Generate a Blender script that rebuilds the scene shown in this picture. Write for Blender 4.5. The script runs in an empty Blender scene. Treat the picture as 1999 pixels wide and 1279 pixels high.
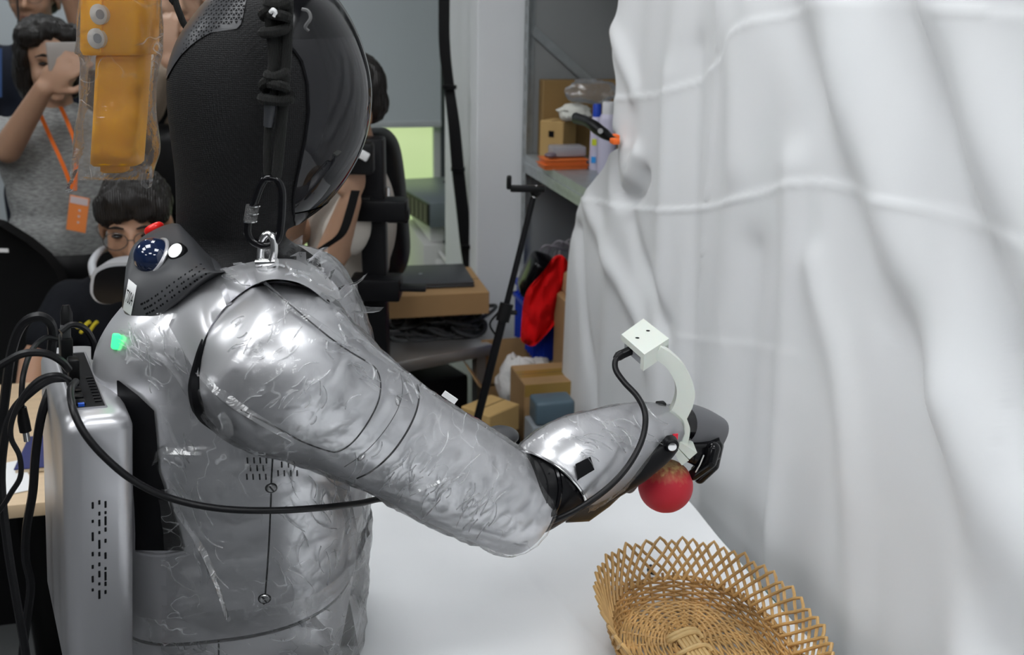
import bpy, bmesh, math, random
import numpy as np
from mathutils import Vector, Matrix, noise
from mathutils.bvhtree import BVHTree
random.seed(7)
sc = bpy.context.scene
COL = sc.collection

# ---------------------------------------------------------------- camera
F = 2000.0
CAM = Vector((0, 0, 1.6))
PITCH, YAW, ROLL = math.radians(18.0), math.radians(14.7), math.radians(1.0)
EV = Vector((math.sin(YAW), math.cos(YAW), 0))      # horizontal forward
EU = Vector((math.cos(YAW), -math.sin(YAW), 0))     # horizontal right
EZ = Vector((0, 0, 1))
FWD = EV * math.cos(PITCH) - EZ * math.sin(PITCH)
UP0 = EV * math.sin(PITCH) + EZ * math.cos(PITCH)
RGT = EU * math.cos(ROLL) + UP0 * math.sin(ROLL)
UPV = UP0 * math.cos(ROLL) - EU * math.sin(ROLL)
cd = bpy.data.cameras.new('camera')
cam = bpy.data.objects.new('camera', cd)
COL.objects.link(cam)
cam.matrix_world = Matrix(((RGT.x, UPV.x, -FWD.x, CAM.x), (RGT.y, UPV.y, -FWD.y, CAM.y),
                           (RGT.z, UPV.z, -FWD.z, CAM.z), (0, 0, 0, 1)))
cd.sensor_fit = 'HORIZONTAL'
cd.sensor_width = 36.0
cd.lens = F * 36.0 / 1999.0
cd.clip_start = 0.02
cd.dof.use_dof = True
cd.dof.focus_distance = 1.22
cd.dof.aperture_fstop = 7.0
sc.camera = cam

# ---------------------------------------------------------------- world, exposure
w = bpy.data.worlds.new('world')
sc.world = w
w.use_nodes = True
w.node_tree.nodes['Background'].inputs[0].default_value = (0.75, 0.85, 1.0, 1)
w.node_tree.nodes['Background'].inputs[1].default_value = 0.6
sc.view_settings.view_transform = 'Standard'
sc.view_settings.look = 'None'
sc.view_settings.gamma = 1.0
sc.view_settings.use_curve_mapping = False
sc.view_settings.exposure = -0.18

# ---------------------------------------------------------------- lights (ceiling LED panels, some added as fill)
CEIL = 2.75
PANEL_STRENGTH = 12.5
PANELS = [(-0.55, 0.95), (-0.55, -0.9), (0.55, 0.2), (-2.1, 0.2), (-2.1, 2.4), (0.1, 1.85), (-2.1, -1.5), (0.45, -1.6), (-0.7, 3.7), (-1.3, 0.7)]  # panels near the column, back blinds and pendant are added to brighten those areas

# ---------------------------------------------------------------- helpers
def ray(px, py):
    return FWD * F + RGT * (px - 999.5) + UPV * (639.5 - py)
def W(px, py, D):                     # point at horizontal forward distance D
    r = ray(px, py); return CAM + r * (D / r.dot(EV))
def Wz(px, py, z):
    r = ray(px, py); return CAM + r * ((z - CAM.z) / r.z)
def Wx(px, py, x):
    r = ray(px, py); return CAM + r * (x / r.x)
def Wy(px, py, y):
    r = ray(px, py); return CAM + r * (y / r.y)
def mpp(p):                           # metres for one pixel at a point
    return (p - CAM).dot(FWD) / F
def crom(pts, n):                     # Catmull-Rom through tuples or vectors, n steps a segment
    P = [np.array(tuple(p), float) for p in pts]
    out = []
    for i in range(len(P) - 1):
        p0 = P[i - 1] if i > 0 else 2 * P[0] - P[1]
        p1, p2 = P[i], P[i + 1]
        p3 = P[i + 2] if i + 2 < len(P) else 2 * P[-1] - P[-2]
        for k in range(n):
            t = k / n
            out.append(0.5 * ((2 * p1) + (p2 - p0) * t + (2 * p0 - 5 * p1 + 4 * p2 - p3) * t * t + (3 * p1 - p0 - 3 * p2 + p3) * t ** 3))
    out.append(P[-1])
    return out
def cromv(pts, n):
    return [Vector(p) for p in crom(pts, n)]
def lerp(a, b, t):
    return a + (b - a) * t

# ---------------------------------------------------------------- materials
MATS = {}
def mat(name, col=(0.8, 0.8, 0.8), rough=0.5, metal=0.0, bump=None, var=0.0, varscale=8.0, emit=None, estr=0.0,
        trans=0.0, ior=1.45, alpha=1.0, sheen=0.0, coat=0.0, stretch=None, spec=0.5, sss=0.0):
    if name in MATS: return MATS[name]
    m = bpy.data.materials.new(name); m.use_nodes = True
    nt = m.node_tree; b = nt.nodes['Principled BSDF']; L = nt.links
    b.inputs['Base Color'].default_value = (*col, 1)
    b.inputs['Roughness'].default_value = rough
    b.inputs['Metallic'].default_value = metal
    b.inputs['IOR'].default_value = ior
    b.inputs['Transmission Weight'].default_value = trans
    b.inputs['Alpha'].default_value = alpha
    b.inputs['Sheen Weight'].default_value = sheen
    b.inputs['Coat Weight'].default_value = coat
    b.inputs['Coat Roughness'].default_value = 0.08
    b.inputs['Specular IOR Level'].default_value = spec
    if sss:
        b.inputs['Subsurface Weight'].default_value = sss
        b.inputs['Subsurface Radius'].default_value = (0.02, 0.008, 0.004)
    if emit:
        b.inputs['Emission Color'].default_value = (*emit, 1)
        b.inputs['Emission Strength'].default_value = estr
    co = nt.nodes.new('ShaderNodeTexCoord')
    src = co.outputs['Object']
    if stretch:
        mp = nt.nodes.new('ShaderNodeMapping'); mp.inputs['Scale'].default_value = stretch
        L.new(src, mp.inputs['Vector']); src = mp.outputs['Vector']
    if var > 0:
        n = nt.nodes.new('ShaderNodeTexNoise'); n.inputs['Scale'].default_value = varscale
        n.inputs['Detail'].default_value = 5.0
        L.new(src, n.inputs['Vector'])
        r = nt.nodes.new('ShaderNodeValToRGB')
        r.color_ramp.elements[0].position = 0.3; r.color_ramp.elements[1].position = 0.7
        r.color_ramp.elements[0].color = (*[max(0, c * (1 - var)) for c in col], 1)
        r.color_ramp.elements[1].color = (*[min(1, c * (1 + var)) for c in col], 1)
        L.new(n.outputs['Fac'], r.inputs['Fac']); L.new(r.outputs['Color'], b.inputs['Base Color'])
    if bump:
        kind, scale, strength, dist = bump
        if kind == 'noise':
            t = nt.nodes.new('ShaderNodeTexNoise'); t.inputs['Detail'].default_value = 4.0; out = t.outputs['Fac']
        elif kind == 'voronoi':
            t = nt.nodes.new('ShaderNodeTexVoronoi'); out = t.outputs['Distance']; t.inputs['Randomness'].default_value = 0.25
        else:
            t = nt.nodes.new('ShaderNodeTexWave'); t.inputs['Distortion'].default_value = 2.0; out = t.outputs['Fac']
        t.inputs['Scale'].default_value = scale
        L.new(src, t.inputs['Vector'])
        bp = nt.nodes.new('ShaderNodeBump'); bp.inputs['Strength'].default_value = strength
        bp.inputs['Distance'].default_value = dist
        L.new(out, bp.inputs['Height']); L.new(bp.outputs['Normal'], b.inputs['Normal'])
    MATS[name] = m
    return m

def film_mat(name, clear=0.06, haze=0.10, wr=38.0, edge=0.55):
    """crinkled clear polythene: transparent, shiny, milky along the creases"""
    if name in MATS: return MATS[name]
    m = bpy.data.materials.new(name); m.use_nodes = True
    nt = m.node_tree; L = nt.links
    for n in list(nt.nodes): nt.nodes.remove(n)
    out = nt.nodes.new('ShaderNodeOutputMaterial')
    co = nt.nodes.new('ShaderNodeTexCoord')
    mp = nt.nodes.new('ShaderNodeMapping'); mp.inputs['Scale'].default_value = (1.0, 0.55, 1.0)
    mp.inputs['Rotation'].default_value = (0.5, 0.7, 0.3)
    L.new(co.outputs['Object'], mp.inputs['Vector'])
    mp.inputs['Scale'].default_value = (1.0, 0.28, 1.0)
    rd = nt.nodes.new('ShaderNodeTexNoise'); rd.inputs['Scale'].default_value = wr; rd.inputs['Detail'].default_value = 1.5
    rd.inputs['Roughness'].default_value = 0.45
    L.new(mp.outputs['Vector'], rd.inputs['Vector'])
    s1_ = nt.nodes.new('ShaderNodeMath'); s1_.operation = 'SUBTRACT'; s1_.inputs[1].default_value = 0.5; L.new(rd.outputs['Fac'], s1_.inputs[0])
    s2_ = nt.nodes.new('ShaderNodeMath'); s2_.operation = 'ABSOLUTE'; L.new(s1_.outputs[0], s2_.inputs[0])
    cr = nt.nodes.new('ShaderNodeValToRGB')
    cr.color_ramp.elements[0].position = 0.0; cr.color_ramp.elements[0].color = (1, 1, 1, 1)
    cr.color_ramp.elements[1].position = 0.016; cr.color_ramp.elements[1].color = (0, 0, 0, 1)
    L.new(s2_.outputs[0], cr.inputs['Fac'])
    ms = nt.nodes.new('ShaderNodeTexNoise'); ms.inputs['Scale'].default_value = 14.0; ms.inputs['Detail'].default_value = 4
    L.new(co.outputs['Object'], ms.inputs['Vector'])
    msr = nt.nodes.new('ShaderNodeValToRGB'); msr.color_ramp.elements[0].position = 0.47; msr.color_ramp.elements[1].position = 0.66
    L.new(ms.outputs['Fac'], msr.inputs['Fac'])
    mul = nt.nodes.new('ShaderNodeMath'); mul.operation = 'MULTIPLY'
    L.new(cr.outputs['Color'], mul.inputs[0]); L.new(msr.outputs['Color'], mul.inputs[1])
    bp = nt.nodes.new('ShaderNodeBump'); bp.inputs['Strength'].default_value = 0.6; bp.inputs['Distance'].default_value = 0.004
    hn = nt.nodes.new('ShaderNodeTexNoise'); hn.inputs['Scale'].default_value = 45.0; hn.inputs['Detail'].default_value = 3
    hn.inputs['Distortion'].default_value = 1.5
    L.new(mp.outputs['Vector'], hn.inputs['Vector'])
    L.new(hn.outputs['Fac'], bp.inputs['Height'])
    gl = nt.nodes.new('ShaderNodeBsdfGlossy'); gl.inputs['Roughness'].default_value = 0.13
    L.new(bp.outputs['Normal'], gl.inputs['Normal'])
    di = nt.nodes.new('ShaderNodeBsdfDiffuse'); di.inputs['Color'].default_value = (0.85, 0.86, 0.88, 1)
    tl = nt.nodes.new('ShaderNodeBsdfTranslucent'); tl.inputs['Color'].default_value = (0.85, 0.86, 0.88, 1)
    dm = nt.nodes.new('ShaderNodeMixShader'); dm.inputs[0].default_value = 0.4
    L.new(di.outputs[0], dm.inputs[1]); L.new(tl.outputs[0], dm.inputs[2])
    tr = nt.nodes.new('ShaderNodeBsdfTransparent')
    fr = nt.nodes.new('ShaderNodeFresnel'); fr.inputs['IOR'].default_value = 1.4
    L.new(bp.outputs['Normal'], fr.inputs['Normal'])
    fa = nt.nodes.new('ShaderNodeMath'); fa.operation = 'MULTIPLY_ADD'; fa.inputs[1].default_value = 0.9; fa.inputs[2].default_value = clear
    L.new(fr.outputs[0], fa.inputs[0])
    m1 = nt.nodes.new('ShaderNodeMixShader')
    L.new(fa.outputs[0], m1.inputs[0]); L.new(tr.outputs[0], m1.inputs[1]); L.new(gl.outputs[0], m1.inputs[2])
    hz = nt.nodes.new('ShaderNodeMath'); hz.operation = 'MULTIPLY_ADD'; hz.inputs[1].default_value = edge; hz.inputs[2].default_value = haze
    L.new(mul.outputs[0], hz.inputs[0])
    m2 = nt.nodes.new('ShaderNodeMixShader')
    L.new(hz.outputs[0], m2.inputs[0]); L.new(m1.outputs[0], m2.inputs[1]); L.new(dm.outputs[0], m2.inputs[2])
    L.new(m2.outputs[0], out.inputs[0])
    MATS[name] = m
    return m

# ---------------------------------------------------------------- objects
WO = {}                                # world origin of every object
def thing(name, label, cat, loc, group=None):
    o = bpy.data.objects.new(name, None); COL.objects.link(o)
    o.empty_display_size = 0.05
    o.location = loc; WO[o.name] = Vector(loc)
    o['label'] = label; o['category'] = cat
    if group: o['group'] = group
    return o
def tag(o, label=None, cat=None, group=None, kind=None):
    if label: o['label'] = label
    if cat: o['category'] = cat
    if group: o['group'] = group
    if kind: o['kind'] = kind
    return o
def link_mesh(name, me, material, parent=None, smooth=True, angle=40):
    n = len(me.vertices)
    co = np.empty(n * 3); me.vertices.foreach_get('co', co); co = co.reshape(-1, 3)
    lo, hi = co.min(0), co.max(0)
    org = Vector(((lo[0] + hi[0]) / 2, (lo[1] + hi[1]) / 2, lo[2]))
    co -= np.array(org); me.vertices.foreach_set('co', co.ravel())
    if smooth:
        me.polygons.foreach_set('use_smooth', [True] * len(me.polygons))
        me.set_sharp_from_angle(angle=math.radians(angle))
    me.update()
    if material is not None: me.materials.append(material)
    o = bpy.data.objects.new(name, me); COL.objects.link(o)
    WO[o.name] = org.copy()
    if parent is not None:
        o.parent = parent; o.location = org - WO[parent.name]
    else:
        o.location = org
    return o

class MB:
    """collects shapes and links them as one mesh"""
    def __init__(s): s.v = []; s.f = []
    def add(s, vs, fs):
        k = len(s.v); s.v += [Vector(v) for v in vs]; s.f += [tuple(i + k for i in f) for f in fs]; return s
    def bm(s, bm, M=None):
        if M is not None: bm.transform(M)
        bm.verts.ensure_lookup_table(); bm.verts.index_update()
        s.add([v.co.copy() for v in bm.verts], [[v.index for v in f.verts] for f in bm.faces]); bm.free(); return s
    def box(s, c, size, rot=None, bev=0.0, seg=2):
        bm = bmesh.new(); bmesh.ops.create_cube(bm, size=1.0)
        bmesh.ops.scale(bm, vec=Vector(size), verts=bm.verts)
        if bev > 0:
            bmesh.ops.bevel(bm, geom=list(bm.edges), offset=bev, segments=seg, affect='EDGES', profile=0.5)
        M = Matrix.Translation(Vector(c)) @ (rot.to_4x4() if rot is not None else Matrix())
        return s.bm(bm, M)
    def ball(s, c, r, rot=None, seg=20, rings=12):
        bm = bmesh.new(); bmesh.ops.create_uvsphere(bm, u_segments=seg, v_segments=rings, radius=1.0)
        rr = Vector((r, r, r)) if isinstance(r, (int, float)) else Vector(r)
        bmesh.ops.scale(bm, vec=rr, verts=bm.verts)
        M = Matrix.Translation(Vector(c)) @ (rot.to_4x4() if rot is not None else Matrix())
        return s.bm(bm, M)
    def rings(s, R, closed=True, cap0=True, cap1=True):
        n = len(R[0]); k = len(s.v); vs = []; fs = []
        for r in R: vs += list(r)
        for i in range(len(R) - 1):
            for j in range(n if closed else n - 1):
                a = i * n + j; b = i * n + (j + 1) % n
                fs.append((a, b, b + n, a + n))
        if closed and cap0: fs.append(tuple(range(n - 1, -1, -1)))
        if closed and cap1: fs.append(tuple((len(R) - 1) * n + j for j in range(n)))
        return s.add(vs, fs)
    def tube(s, pts, r, n=8, closed=False, caps=True):
        pts = [Vector(p) for p in pts]; m = len(pts)
        rs = r if isinstance(r, (list, tuple)) else [r] * m
        if len(rs) != m: rs = list(np.interp(np.linspace(0, 1, m), np.linspace(0, 1, len(rs)), rs))
        R = []; prev = None
        for i in range(m):
            if closed: t = pts[(i + 1) % m] - pts[i - 1]
            else: t = pts[min(i + 1, m - 1)] - pts[max(i - 1, 0)]
            t = t.normalized() if t.length > 1e-9 else Vector((0, 0, 1))
            if prev is None:
                a = Vector((0, 0, 1)) if abs(t.z) < 0.9 else Vector((1, 0, 0))
                prev = (a - t * a.dot(t)).normalized()
            else:
                q = prev - t * prev.dot(t)
                prev = q.normalized() if q.length > 1e-6 else prev
            b = t.cross(prev)
            R.append([pts[i] + (prev * math.cos(2 * math.pi * j / n) + b * math.sin(2 * math.pi * j / n)) * rs[i] for j in range(n)])
        if closed: R.append(R[0]); return s.rings(R, True, False, False)
        return s.rings(R, True, caps, caps)
    def lathe(s, c, ax, prof, n=24, cap=True):
        """prof: list of (radius, height along ax)"""
        ax = Vector(ax).normalized()
        a = Vector((0, 0, 1)) if abs(ax.z) < 0.9 else Vector((1, 0, 0))
        u = (a - ax * a.dot(ax)).normalized(); v = ax.cross(u); c = Vector(c)
        R = [[c + ax * h + (u * math.cos(2 * math.pi * j / n) + v * math.sin(2 * math.pi * j / n)) * max(r, 1e-5) for j in range(n)] for r, h in prof]
        return s.rings(R, True, cap, cap)
    def prism(s, outline, d):
        """outline: 3-D points (planar), d: extrusion vector"""
        n = len(outline); d = Vector(d); o = [Vector(p) for p in outline]
        vs = o + [p + d for p in o]
        fs = [tuple(range(n - 1, -1, -1)), tuple(range(n, 2 * n))] + [(i, (i + 1) % n, (i + 1) % n + n, i + n) for i in range(n)]
        return s.add(vs, fs)
    def grid(s, R, thick=None):
        """rows of points; thick = vector or function(i,j)->vector for the back side"""
        m, n = len(R), len(R[0])
        if thick is None: return s.rings(R, closed=False)
        vs = [p for r in R for p in r]
        back = [Vector(R[i][j]) + (thick(i, j) if callable(thick) else Vector(thick)) for i in range(m) for j in range(n)]
        fs = []; N = m * n
        for i in range(m - 1):
            for j in range(n - 1):
                a = i * n + j
                fs.append((a, a + 1, a + n + 1, a + n)); fs.append((N + a, N + a + n, N + a + n + 1, N + a + 1))
        for j in range(n - 1):
            fs.append((j + 1, j, N + j, N + j + 1)); b = (m - 1) * n + j; fs.append((b, b + 1, N + b + 1, N + b))
        for i in range(m - 1):
            a = i * n; fs.append((a, a + n, N + a + n, N + a)); b = i * n + n - 1; fs.append((b + n, b, N + b, N + b + n))
        return s.add(vs + back, fs)
    def mesh(s, name, fix=True):
        me = bpy.data.meshes.new(name); me.from_pydata([tuple(v) for v in s.v], [], s.f)
        if fix:
            bm = bmesh.new(); bm.from_mesh(me); bmesh.ops.recalc_face_normals(bm, faces=bm.faces); bm.to_mesh(me); bm.free()
        return me
    def build(s, name, material, parent=None, smooth=True, angle=40, label=None, cat=None, group=None, kind=None):
        o = link_mesh(name, s.mesh(name), material, parent, smooth, angle)
        return tag(o, label, cat, group, kind)
    def bvh(s):
        return BVHTree.FromPolygons([tuple(v) for v in s.v], s.f)

def copy_part(src, parent, loc, rot=None, mirror=None):
    """copy of a mesh object sharing its mesh"""
    c = src.copy(); COL.objects.link(c); WO[c.name] = Vector(loc)
    c.parent = parent
    c.location = Vector(loc) - (WO[parent.name] if parent is not None else Vector())
    if rot is not None: c.rotation_euler = rot
    return c

def sring(c, a, b, n=2.0, N=48, jit=None):
    """superellipse ring with half-axis vectors a, b"""
    R = []
    for j in range(N):
        t = 2 * math.pi * j / N; ct, st = math.cos(t), math.sin(t)
        R.append(c + a * (math.copysign(abs(ct) ** (2 / n), ct)) + b * (math.copysign(abs(st) ** (2 / n), st)))
    return R

def frame(t, hint=EZ):
    t = t.normalized(); b = hint - t * hint.dot(t)
    if b.length < 1e-4: b = EV - t * EV.dot(t)
    b.normalize(); return t, b, t.cross(b)

def hit(bvh, px, py):
    r = ray(px, py).normalized()
    loc, nor, idx, d = bvh.ray_cast(CAM, r)
    if loc is None: return None, None
    if nor.dot(r) > 0: nor = -nor
    return loc, nor

def orient(n, hint=EZ):
    """rotation matrix whose z is n and y leans to hint"""
    z = n.normalized(); x = hint.cross(z)
    if x.length < 1e-4: x = EU.copy()
    x.normalize(); y = z.cross(x)
    return Matrix(((x.x, y.x, z.x), (x.y, y.y, z.y), (x.z, y.z, z.z)))

def seam(bvh, pts, r, lift=0.0, n=6, steps=8):
    P = []
    for q in crom(pts, steps):
        l, nn = hit(bvh, q[0], q[1])
        if l is not None: P.append(l + nn * lift)
    return MB().tube(P, r, n) if len(P) > 2 else MB()

def text_mesh(body, size, M, extrude=0.0002):
    cu = bpy.data.curves.new('t', 'FONT'); cu.body = body; cu.size = size; cu.extrude = extrude
    cu.align_x = 'CENTER'; cu.align_y = 'CENTER'
    o = bpy.data.objects.new('t', cu); COL.objects.link(o)
    dg = bpy.context.evaluated_depsgraph_get(); dg.update()
    me = bpy.data.meshes.new_from_object(o.evaluated_get(dg))
    bpy.data.objects.remove(o); me.transform(M); return me

def blob(name, prims, voxel, material, parent, smooth_it=4, label=None, strand=None):
    """one continuous skin around tapered capsules and ellipsoids"""
    mb = MB()
    for p in prims:
        if p[0] == 'c':
            _, a, ra, b, rb = p
            a, b = Vector(a), Vector(b); d = b - a
            if d.length < 1e-5: mb.ball(a, ra); continue
            t = d.normalized(); prof = []
            for k in range(6): an = math.pi / 2 * (1 - k / 5); prof.append((ra * math.cos(an), -ra * math.sin(an)))
            for k in range(6): an = math.pi / 2 * k / 5; prof.append((rb * math.cos(an), d.length + rb * math.sin(an)))
            mb.lathe(a, t, prof, 16)
        else:
            _, c, r, rot = p
            mb.ball(c, r, rot, 20, 14)
    me = mb.mesh(name)
    o = bpy.data.objects.new('tmp', me); COL.objects.link(o)
    m = o.modifiers.new('r', 'REMESH'); m.mode = 'VOXEL'; m.voxel_size = voxel
    s = o.modifiers.new('s', 'SMOOTH'); s.iterations = smooth_it; s.factor = 0.5
    dg = bpy.context.evaluated_depsgraph_get(); dg.update()
    me2 = bpy.data.meshes.new_from_object(o.evaluated_get(dg))
    bpy.data.objects.remove(o)
    me2.name = name
    if strand:
        amp, up_, scl = strand
        for v, nv in zip(me2.vertices, [x.vector.copy() for x in me2.vertex_normals]):
            p = v.co; q = Vector((p.x * scl, p.y * scl, p.z * scl * 0.22))
            v.co = p + nv * amp * (noise.noise(q) + 0.6 * noise.noise(q * 2.3))
    r = link_mesh(name, me2, material, parent, True, 180)
    if label: r['label'] = label
    return r

# ================================================================= THE SETTING
XR, XL, YB, YF = 1.33, -4.2, 4.8, -2.6
m_wall = mat('white_wall_paint', (0.80, 0.82, 0.84), 0.75, var=0.02, varscale=3, bump=('noise', 60, 0.05, 0.002))
m_ceil = mat('ceiling_paint', (0.5, 0.5, 0.5), 0.8)
m_wallg = mat('grey_wall_paint', (0.2, 0.205, 0.21), 0.8)
m_floor = mat('grey_vinyl_floor', (0.15, 0.155, 0.16), 0.35, var=0.12, varscale=5, bump=('noise', 40, 0.05, 0.002))
m_frame = mat('white_window_frame', (0.6, 0.62, 0.62), 0.45)
m_dkframe = mat('dark_window_mullion', (0.06, 0.07, 0.08), 0.5)
def struct(name, mb, m, parent=None, smooth=False):
    o = mb.build(name, m, parent, smooth)
    if parent is None: o['kind'] = 'structure'
    return o
def span(mb, x0, x1, y0, y1, z0, z1, bev=0.0):
    return mb.box(((x0 + x1) / 2, (y0 + y1) / 2, (z0 + z1) / 2), (x1 - x0, y1 - y0, z1 - z0), None, bev)
struct('floor', span(MB(), XL, XR, YF, YB, -0.1, 0), m_floor)
struct('ceiling', span(MB(), XL, XR, YF, YB, CEIL, CEIL + 0.1), m_ceil)
struct('wall_left', span(MB(), XL - 0.1, XL, YF, YB, 0, CEIL), m_wallg)
struct('wall_right', span(MB(), XR, XR + 0.1, YF, YB, 0, CEIL), m_wall)
struct('wall_front', span(MB(), XL, XR, YF - 0.1, YF, 0, CEIL), m_wallg)
XW = Wy(884, 300, YB).x               # right end of the window
WB, WT, WL = 0.16, 2.55, -2.4
mb = MB(); span(mb, XL, WL, YB, YB + 0.14, 0, CEIL); span(mb, XW, XR, YB, YB + 0.14, 0, CEIL)
span(mb, WL, XW, YB, YB + 0.14, 0, WB); span(mb, WL, XW, YB, YB + 0.14, WT, CEIL)
struct('wall_back', mb, m_wall)
# column that stands out of the right wall
XC = Wy(931, 300, 3.16).x
struct('wall_column', span(MB(), XC, XR, 3.16, 3.7, 0, CEIL, 0.004), m_wall)
# window with frosted panes
m_pane = bpy.data.materials.new('frosted_window_film'); m_pane.use_nodes = True
nt = m_pane.node_tree; b = nt.nodes['Principled BSDF']
tn = nt.nodes.new('ShaderNodeTexNoise'); tn.inputs['Scale'].default_value = 1.6; tn.inputs['Detail'].default_value = 1
cr = nt.nodes.new('ShaderNodeValToRGB'); cr.color_ramp.elements[0].color = (0.40, 0.56, 0.24, 1); cr.color_ramp.elements[1].color = (0.60, 0.74, 0.38, 1)
cr.color_ramp.elements[0].position = 0.35; cr.color_ramp.elements[1].position = 0.65
co = nt.nodes.new('ShaderNodeTexCoord'); nt.links.new(co.outputs['Object'], tn.inputs['Vector'])
nt.links.new(tn.outputs['Fac'], cr.inputs['Fac']); nt.links.new(cr.outputs['Color'], b.inputs['Emission Color'])
b.inputs['Emission Strength'].default_value = 1.0; b.inputs['Base Color'].default_value = (0.2, 0.25, 0.15, 1); b.inputs['Roughness'].default_value = 0.4
xm0, xm1 = Wy(847, 300, YB).x, Wy(860, 300, YB).x
win = struct('window_1', span(span(span(MB(), WL, XW, YB + 0.02, YB + 0.08, WB, WB + 0.04), WL, XW, YB + 0.02, YB + 0.08, WT - 0.04, WT), WL, WL + 0.04, YB + 0.02, YB + 0.08, WB, WT), m_frame)
span(MB(), xm0, xm1, YB + 0.0, YB + 0.08, WB, WT).build('window_frame', m_frame, win, False)
span(MB(), xm1, Wy(876, 300, YB).x, YB - 0.01, YB + 0.1, WB, WT).build('mullion', m_dkframe, win, False)
xs = [WL + 0.04, -1.35, -0.3, xm0]
for a, c in zip(xs[:-1], xs[1:]):
    span(MB(), a + 0.02, c - (0.02 if c != xm0 else 0), YB + 0.04, YB + 0.05, WB + 0.04, WT - 0.04).build('pane', m_pane, win, False)
    if c != xm0: span(MB(), c - 0.02, c + 0.02, YB + 0.02, YB + 0.08, WB + 0.04, WT - 0.04).build('mullion', m_frame, win, False)
span(MB(), Wy(876, 300, YB).x, XW, YB + 0.04, YB + 0.05, WB + 0.04, WT - 0.04).build('pane', m_pane, win, False)
# roller blinds
m_blind = mat('grey_blind_fabric', (0.56, 0.61, 0.64), 0.85, bump=('noise', 400, 0.1, 0.001))
zb = Wy(800, 236, YB - 0.06).z
for x0, x1, zb, lab in ((-0.42, Wy(861, 200, YB - 0.06).x, zb, 'pale grey roller blind half lowered over the frosted window beside the dark mullion'),
                    (-2.4, -0.46, 0.3, 'pale grey roller blind lowered behind the people with phones and cameras')):
    t = thing('roller_blind', lab, 'blind', ((x0 + x1) / 2, YB - 0.06, zb))
    mb = MB(); R = []
    for i in range(15):
        z = lerp(zb, 2.6, i / 14)
        R.append([Vector((lerp(x0, x1, j / 12), YB - 0.06 + 0.003 * math.sin(j * 1.1 + i * 0.2), z)) for j in range(13)])
    mb.grid(R, Vector((0, 0.0015, 0))); mb.build('blind_fabric', m_blind, t)
    span(MB(), x0, x1, YB - 0.066, YB - 0.052, zb - 0.03, zb, 0.003).build('bottom_rail', mat('blind_rail', (0.55, 0.58, 0.6), 0.4), t)
    MB().tube([Vector((x0, YB - 0.06, 2.62)), Vector((x1, YB - 0.06, 2.62))], 0.025, 12).build('roller_tube', m_frame, t)
    MB().tube(cromv([(x1 + 0.012, YB - 0.07, 2.6), (x1 + 0.014, YB - 0.075, 1.9), (x1 + 0.02, YB - 0.08, zb + 0.32), (x1 + 0.028, YB - 0.08, zb + 0.28), (x1 + 0.034, YB - 0.075, zb + 0.33), (x1 + 0.03, YB - 0.07, 2.6)], 8), 0.003, 5).build('pull_chain', m_frame, t)
# ceiling panels
m_led = mat('led_diffuser', (0.9, 0.9, 0.9), 0.5, emit=(0.965, 0.985, 1.0), estr=PANEL_STRENGTH)
p0 = None
for i, (x, y) in enumerate(PANELS):
    t = thing('ceiling_light', 'square white LED panel recessed in the ceiling, some added as fill light', 'ceiling light', (x, y, CEIL - 0.02), 'ceiling light panels')
    if p0 is None:
        mb = MB()
        for sx in (-1, 1):
            mb.box((x + sx * 0.295, y, CEIL - 0.008), (0.012, 0.602, 0.016)); mb.box((x, y + sx * 0.295, CEIL - 0.008), (0.602, 0.012, 0.016))
        p0 = (mb.build('frame', m_frame, t, False), MB().box((x, y, CEIL - 0.006), (0.575, 0.575, 0.006)).build('diffuser', m_led, t, False))
    else:
        for q in p0:
            dz = WO[q.name].z
            copy_part(q, t, Vector((x, y, dz)))

# ================================================================= TABLE, CLOTH
TX0, TX1, TY0, TY1, TZ = 0.12, 0.727, -0.2, 1.68, 0.745
t = thing('folding_table', 'long table with green edge under the white cloth', 'table', ((TX0 + TX1) / 2, (TY0 + TY1) / 2, 0))
m_green = mat('green_laminate', (0.03, 0.10, 0.075), 0.45)
span(MB(), TX0, TX1, TY0, TY1, TZ - 0.03, TZ, 0.003).build('tabletop', m_green, t)
m_leg = mat('black_powder_coat', (0.02, 0.02, 0.022), 0.45, spec=0.3)
for x in (TX0 + 0.05, TX1 - 0.05):
    for y in (TY0 + 0.06, TY1 - 0.06):
        span(MB(), x - 0.015, x + 0.015, y - 0.015, y + 0.015, 0, TZ - 0.03, 0.003).build('leg', m_leg, t)
m_cloth = mat('white_cotton_cloth', (0.80, 0.815, 0.83), 0.85, sheen=0.2, bump=('noise', 700, 0.12, 0.0006), var=0.015, varscale=6)
def cloth_h(x, y):
    return (0.0030 + 0.0022 * noise.noise((x * 5, y * 4, 1)) + 0.0012 * noise.noise((x * 17, y * 13, 4))
            + 0.0022 * max(0, 1 - abs((x - 0.42) + 0.15 * (y - 1.2) + 0.008 * math.sin(y * 11)) / 0.012))
R = []; NX, NY = 120, 190
for i in range(NY + 1):
    y = lerp(TY0 - 0.008, TY1 + 0.008, i / NY); row = []
    for j in range(NX + 1):
        x = lerp(TX0 - 0.012, TX1 - 0.003 + 0.003 * math.sin(y * 9), j / NX)
        row.append(Vector((x, y, TZ + cloth_h(x, y))))
    z = row[0]
    R.append(row)
MB().grid(R, Vector((0, 0, -0.0012))).build('tablecloth', m_cloth, None, True, 60, 'white cotton cloth spread flat over the table below the robot hand', 'tablecloth')

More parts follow.
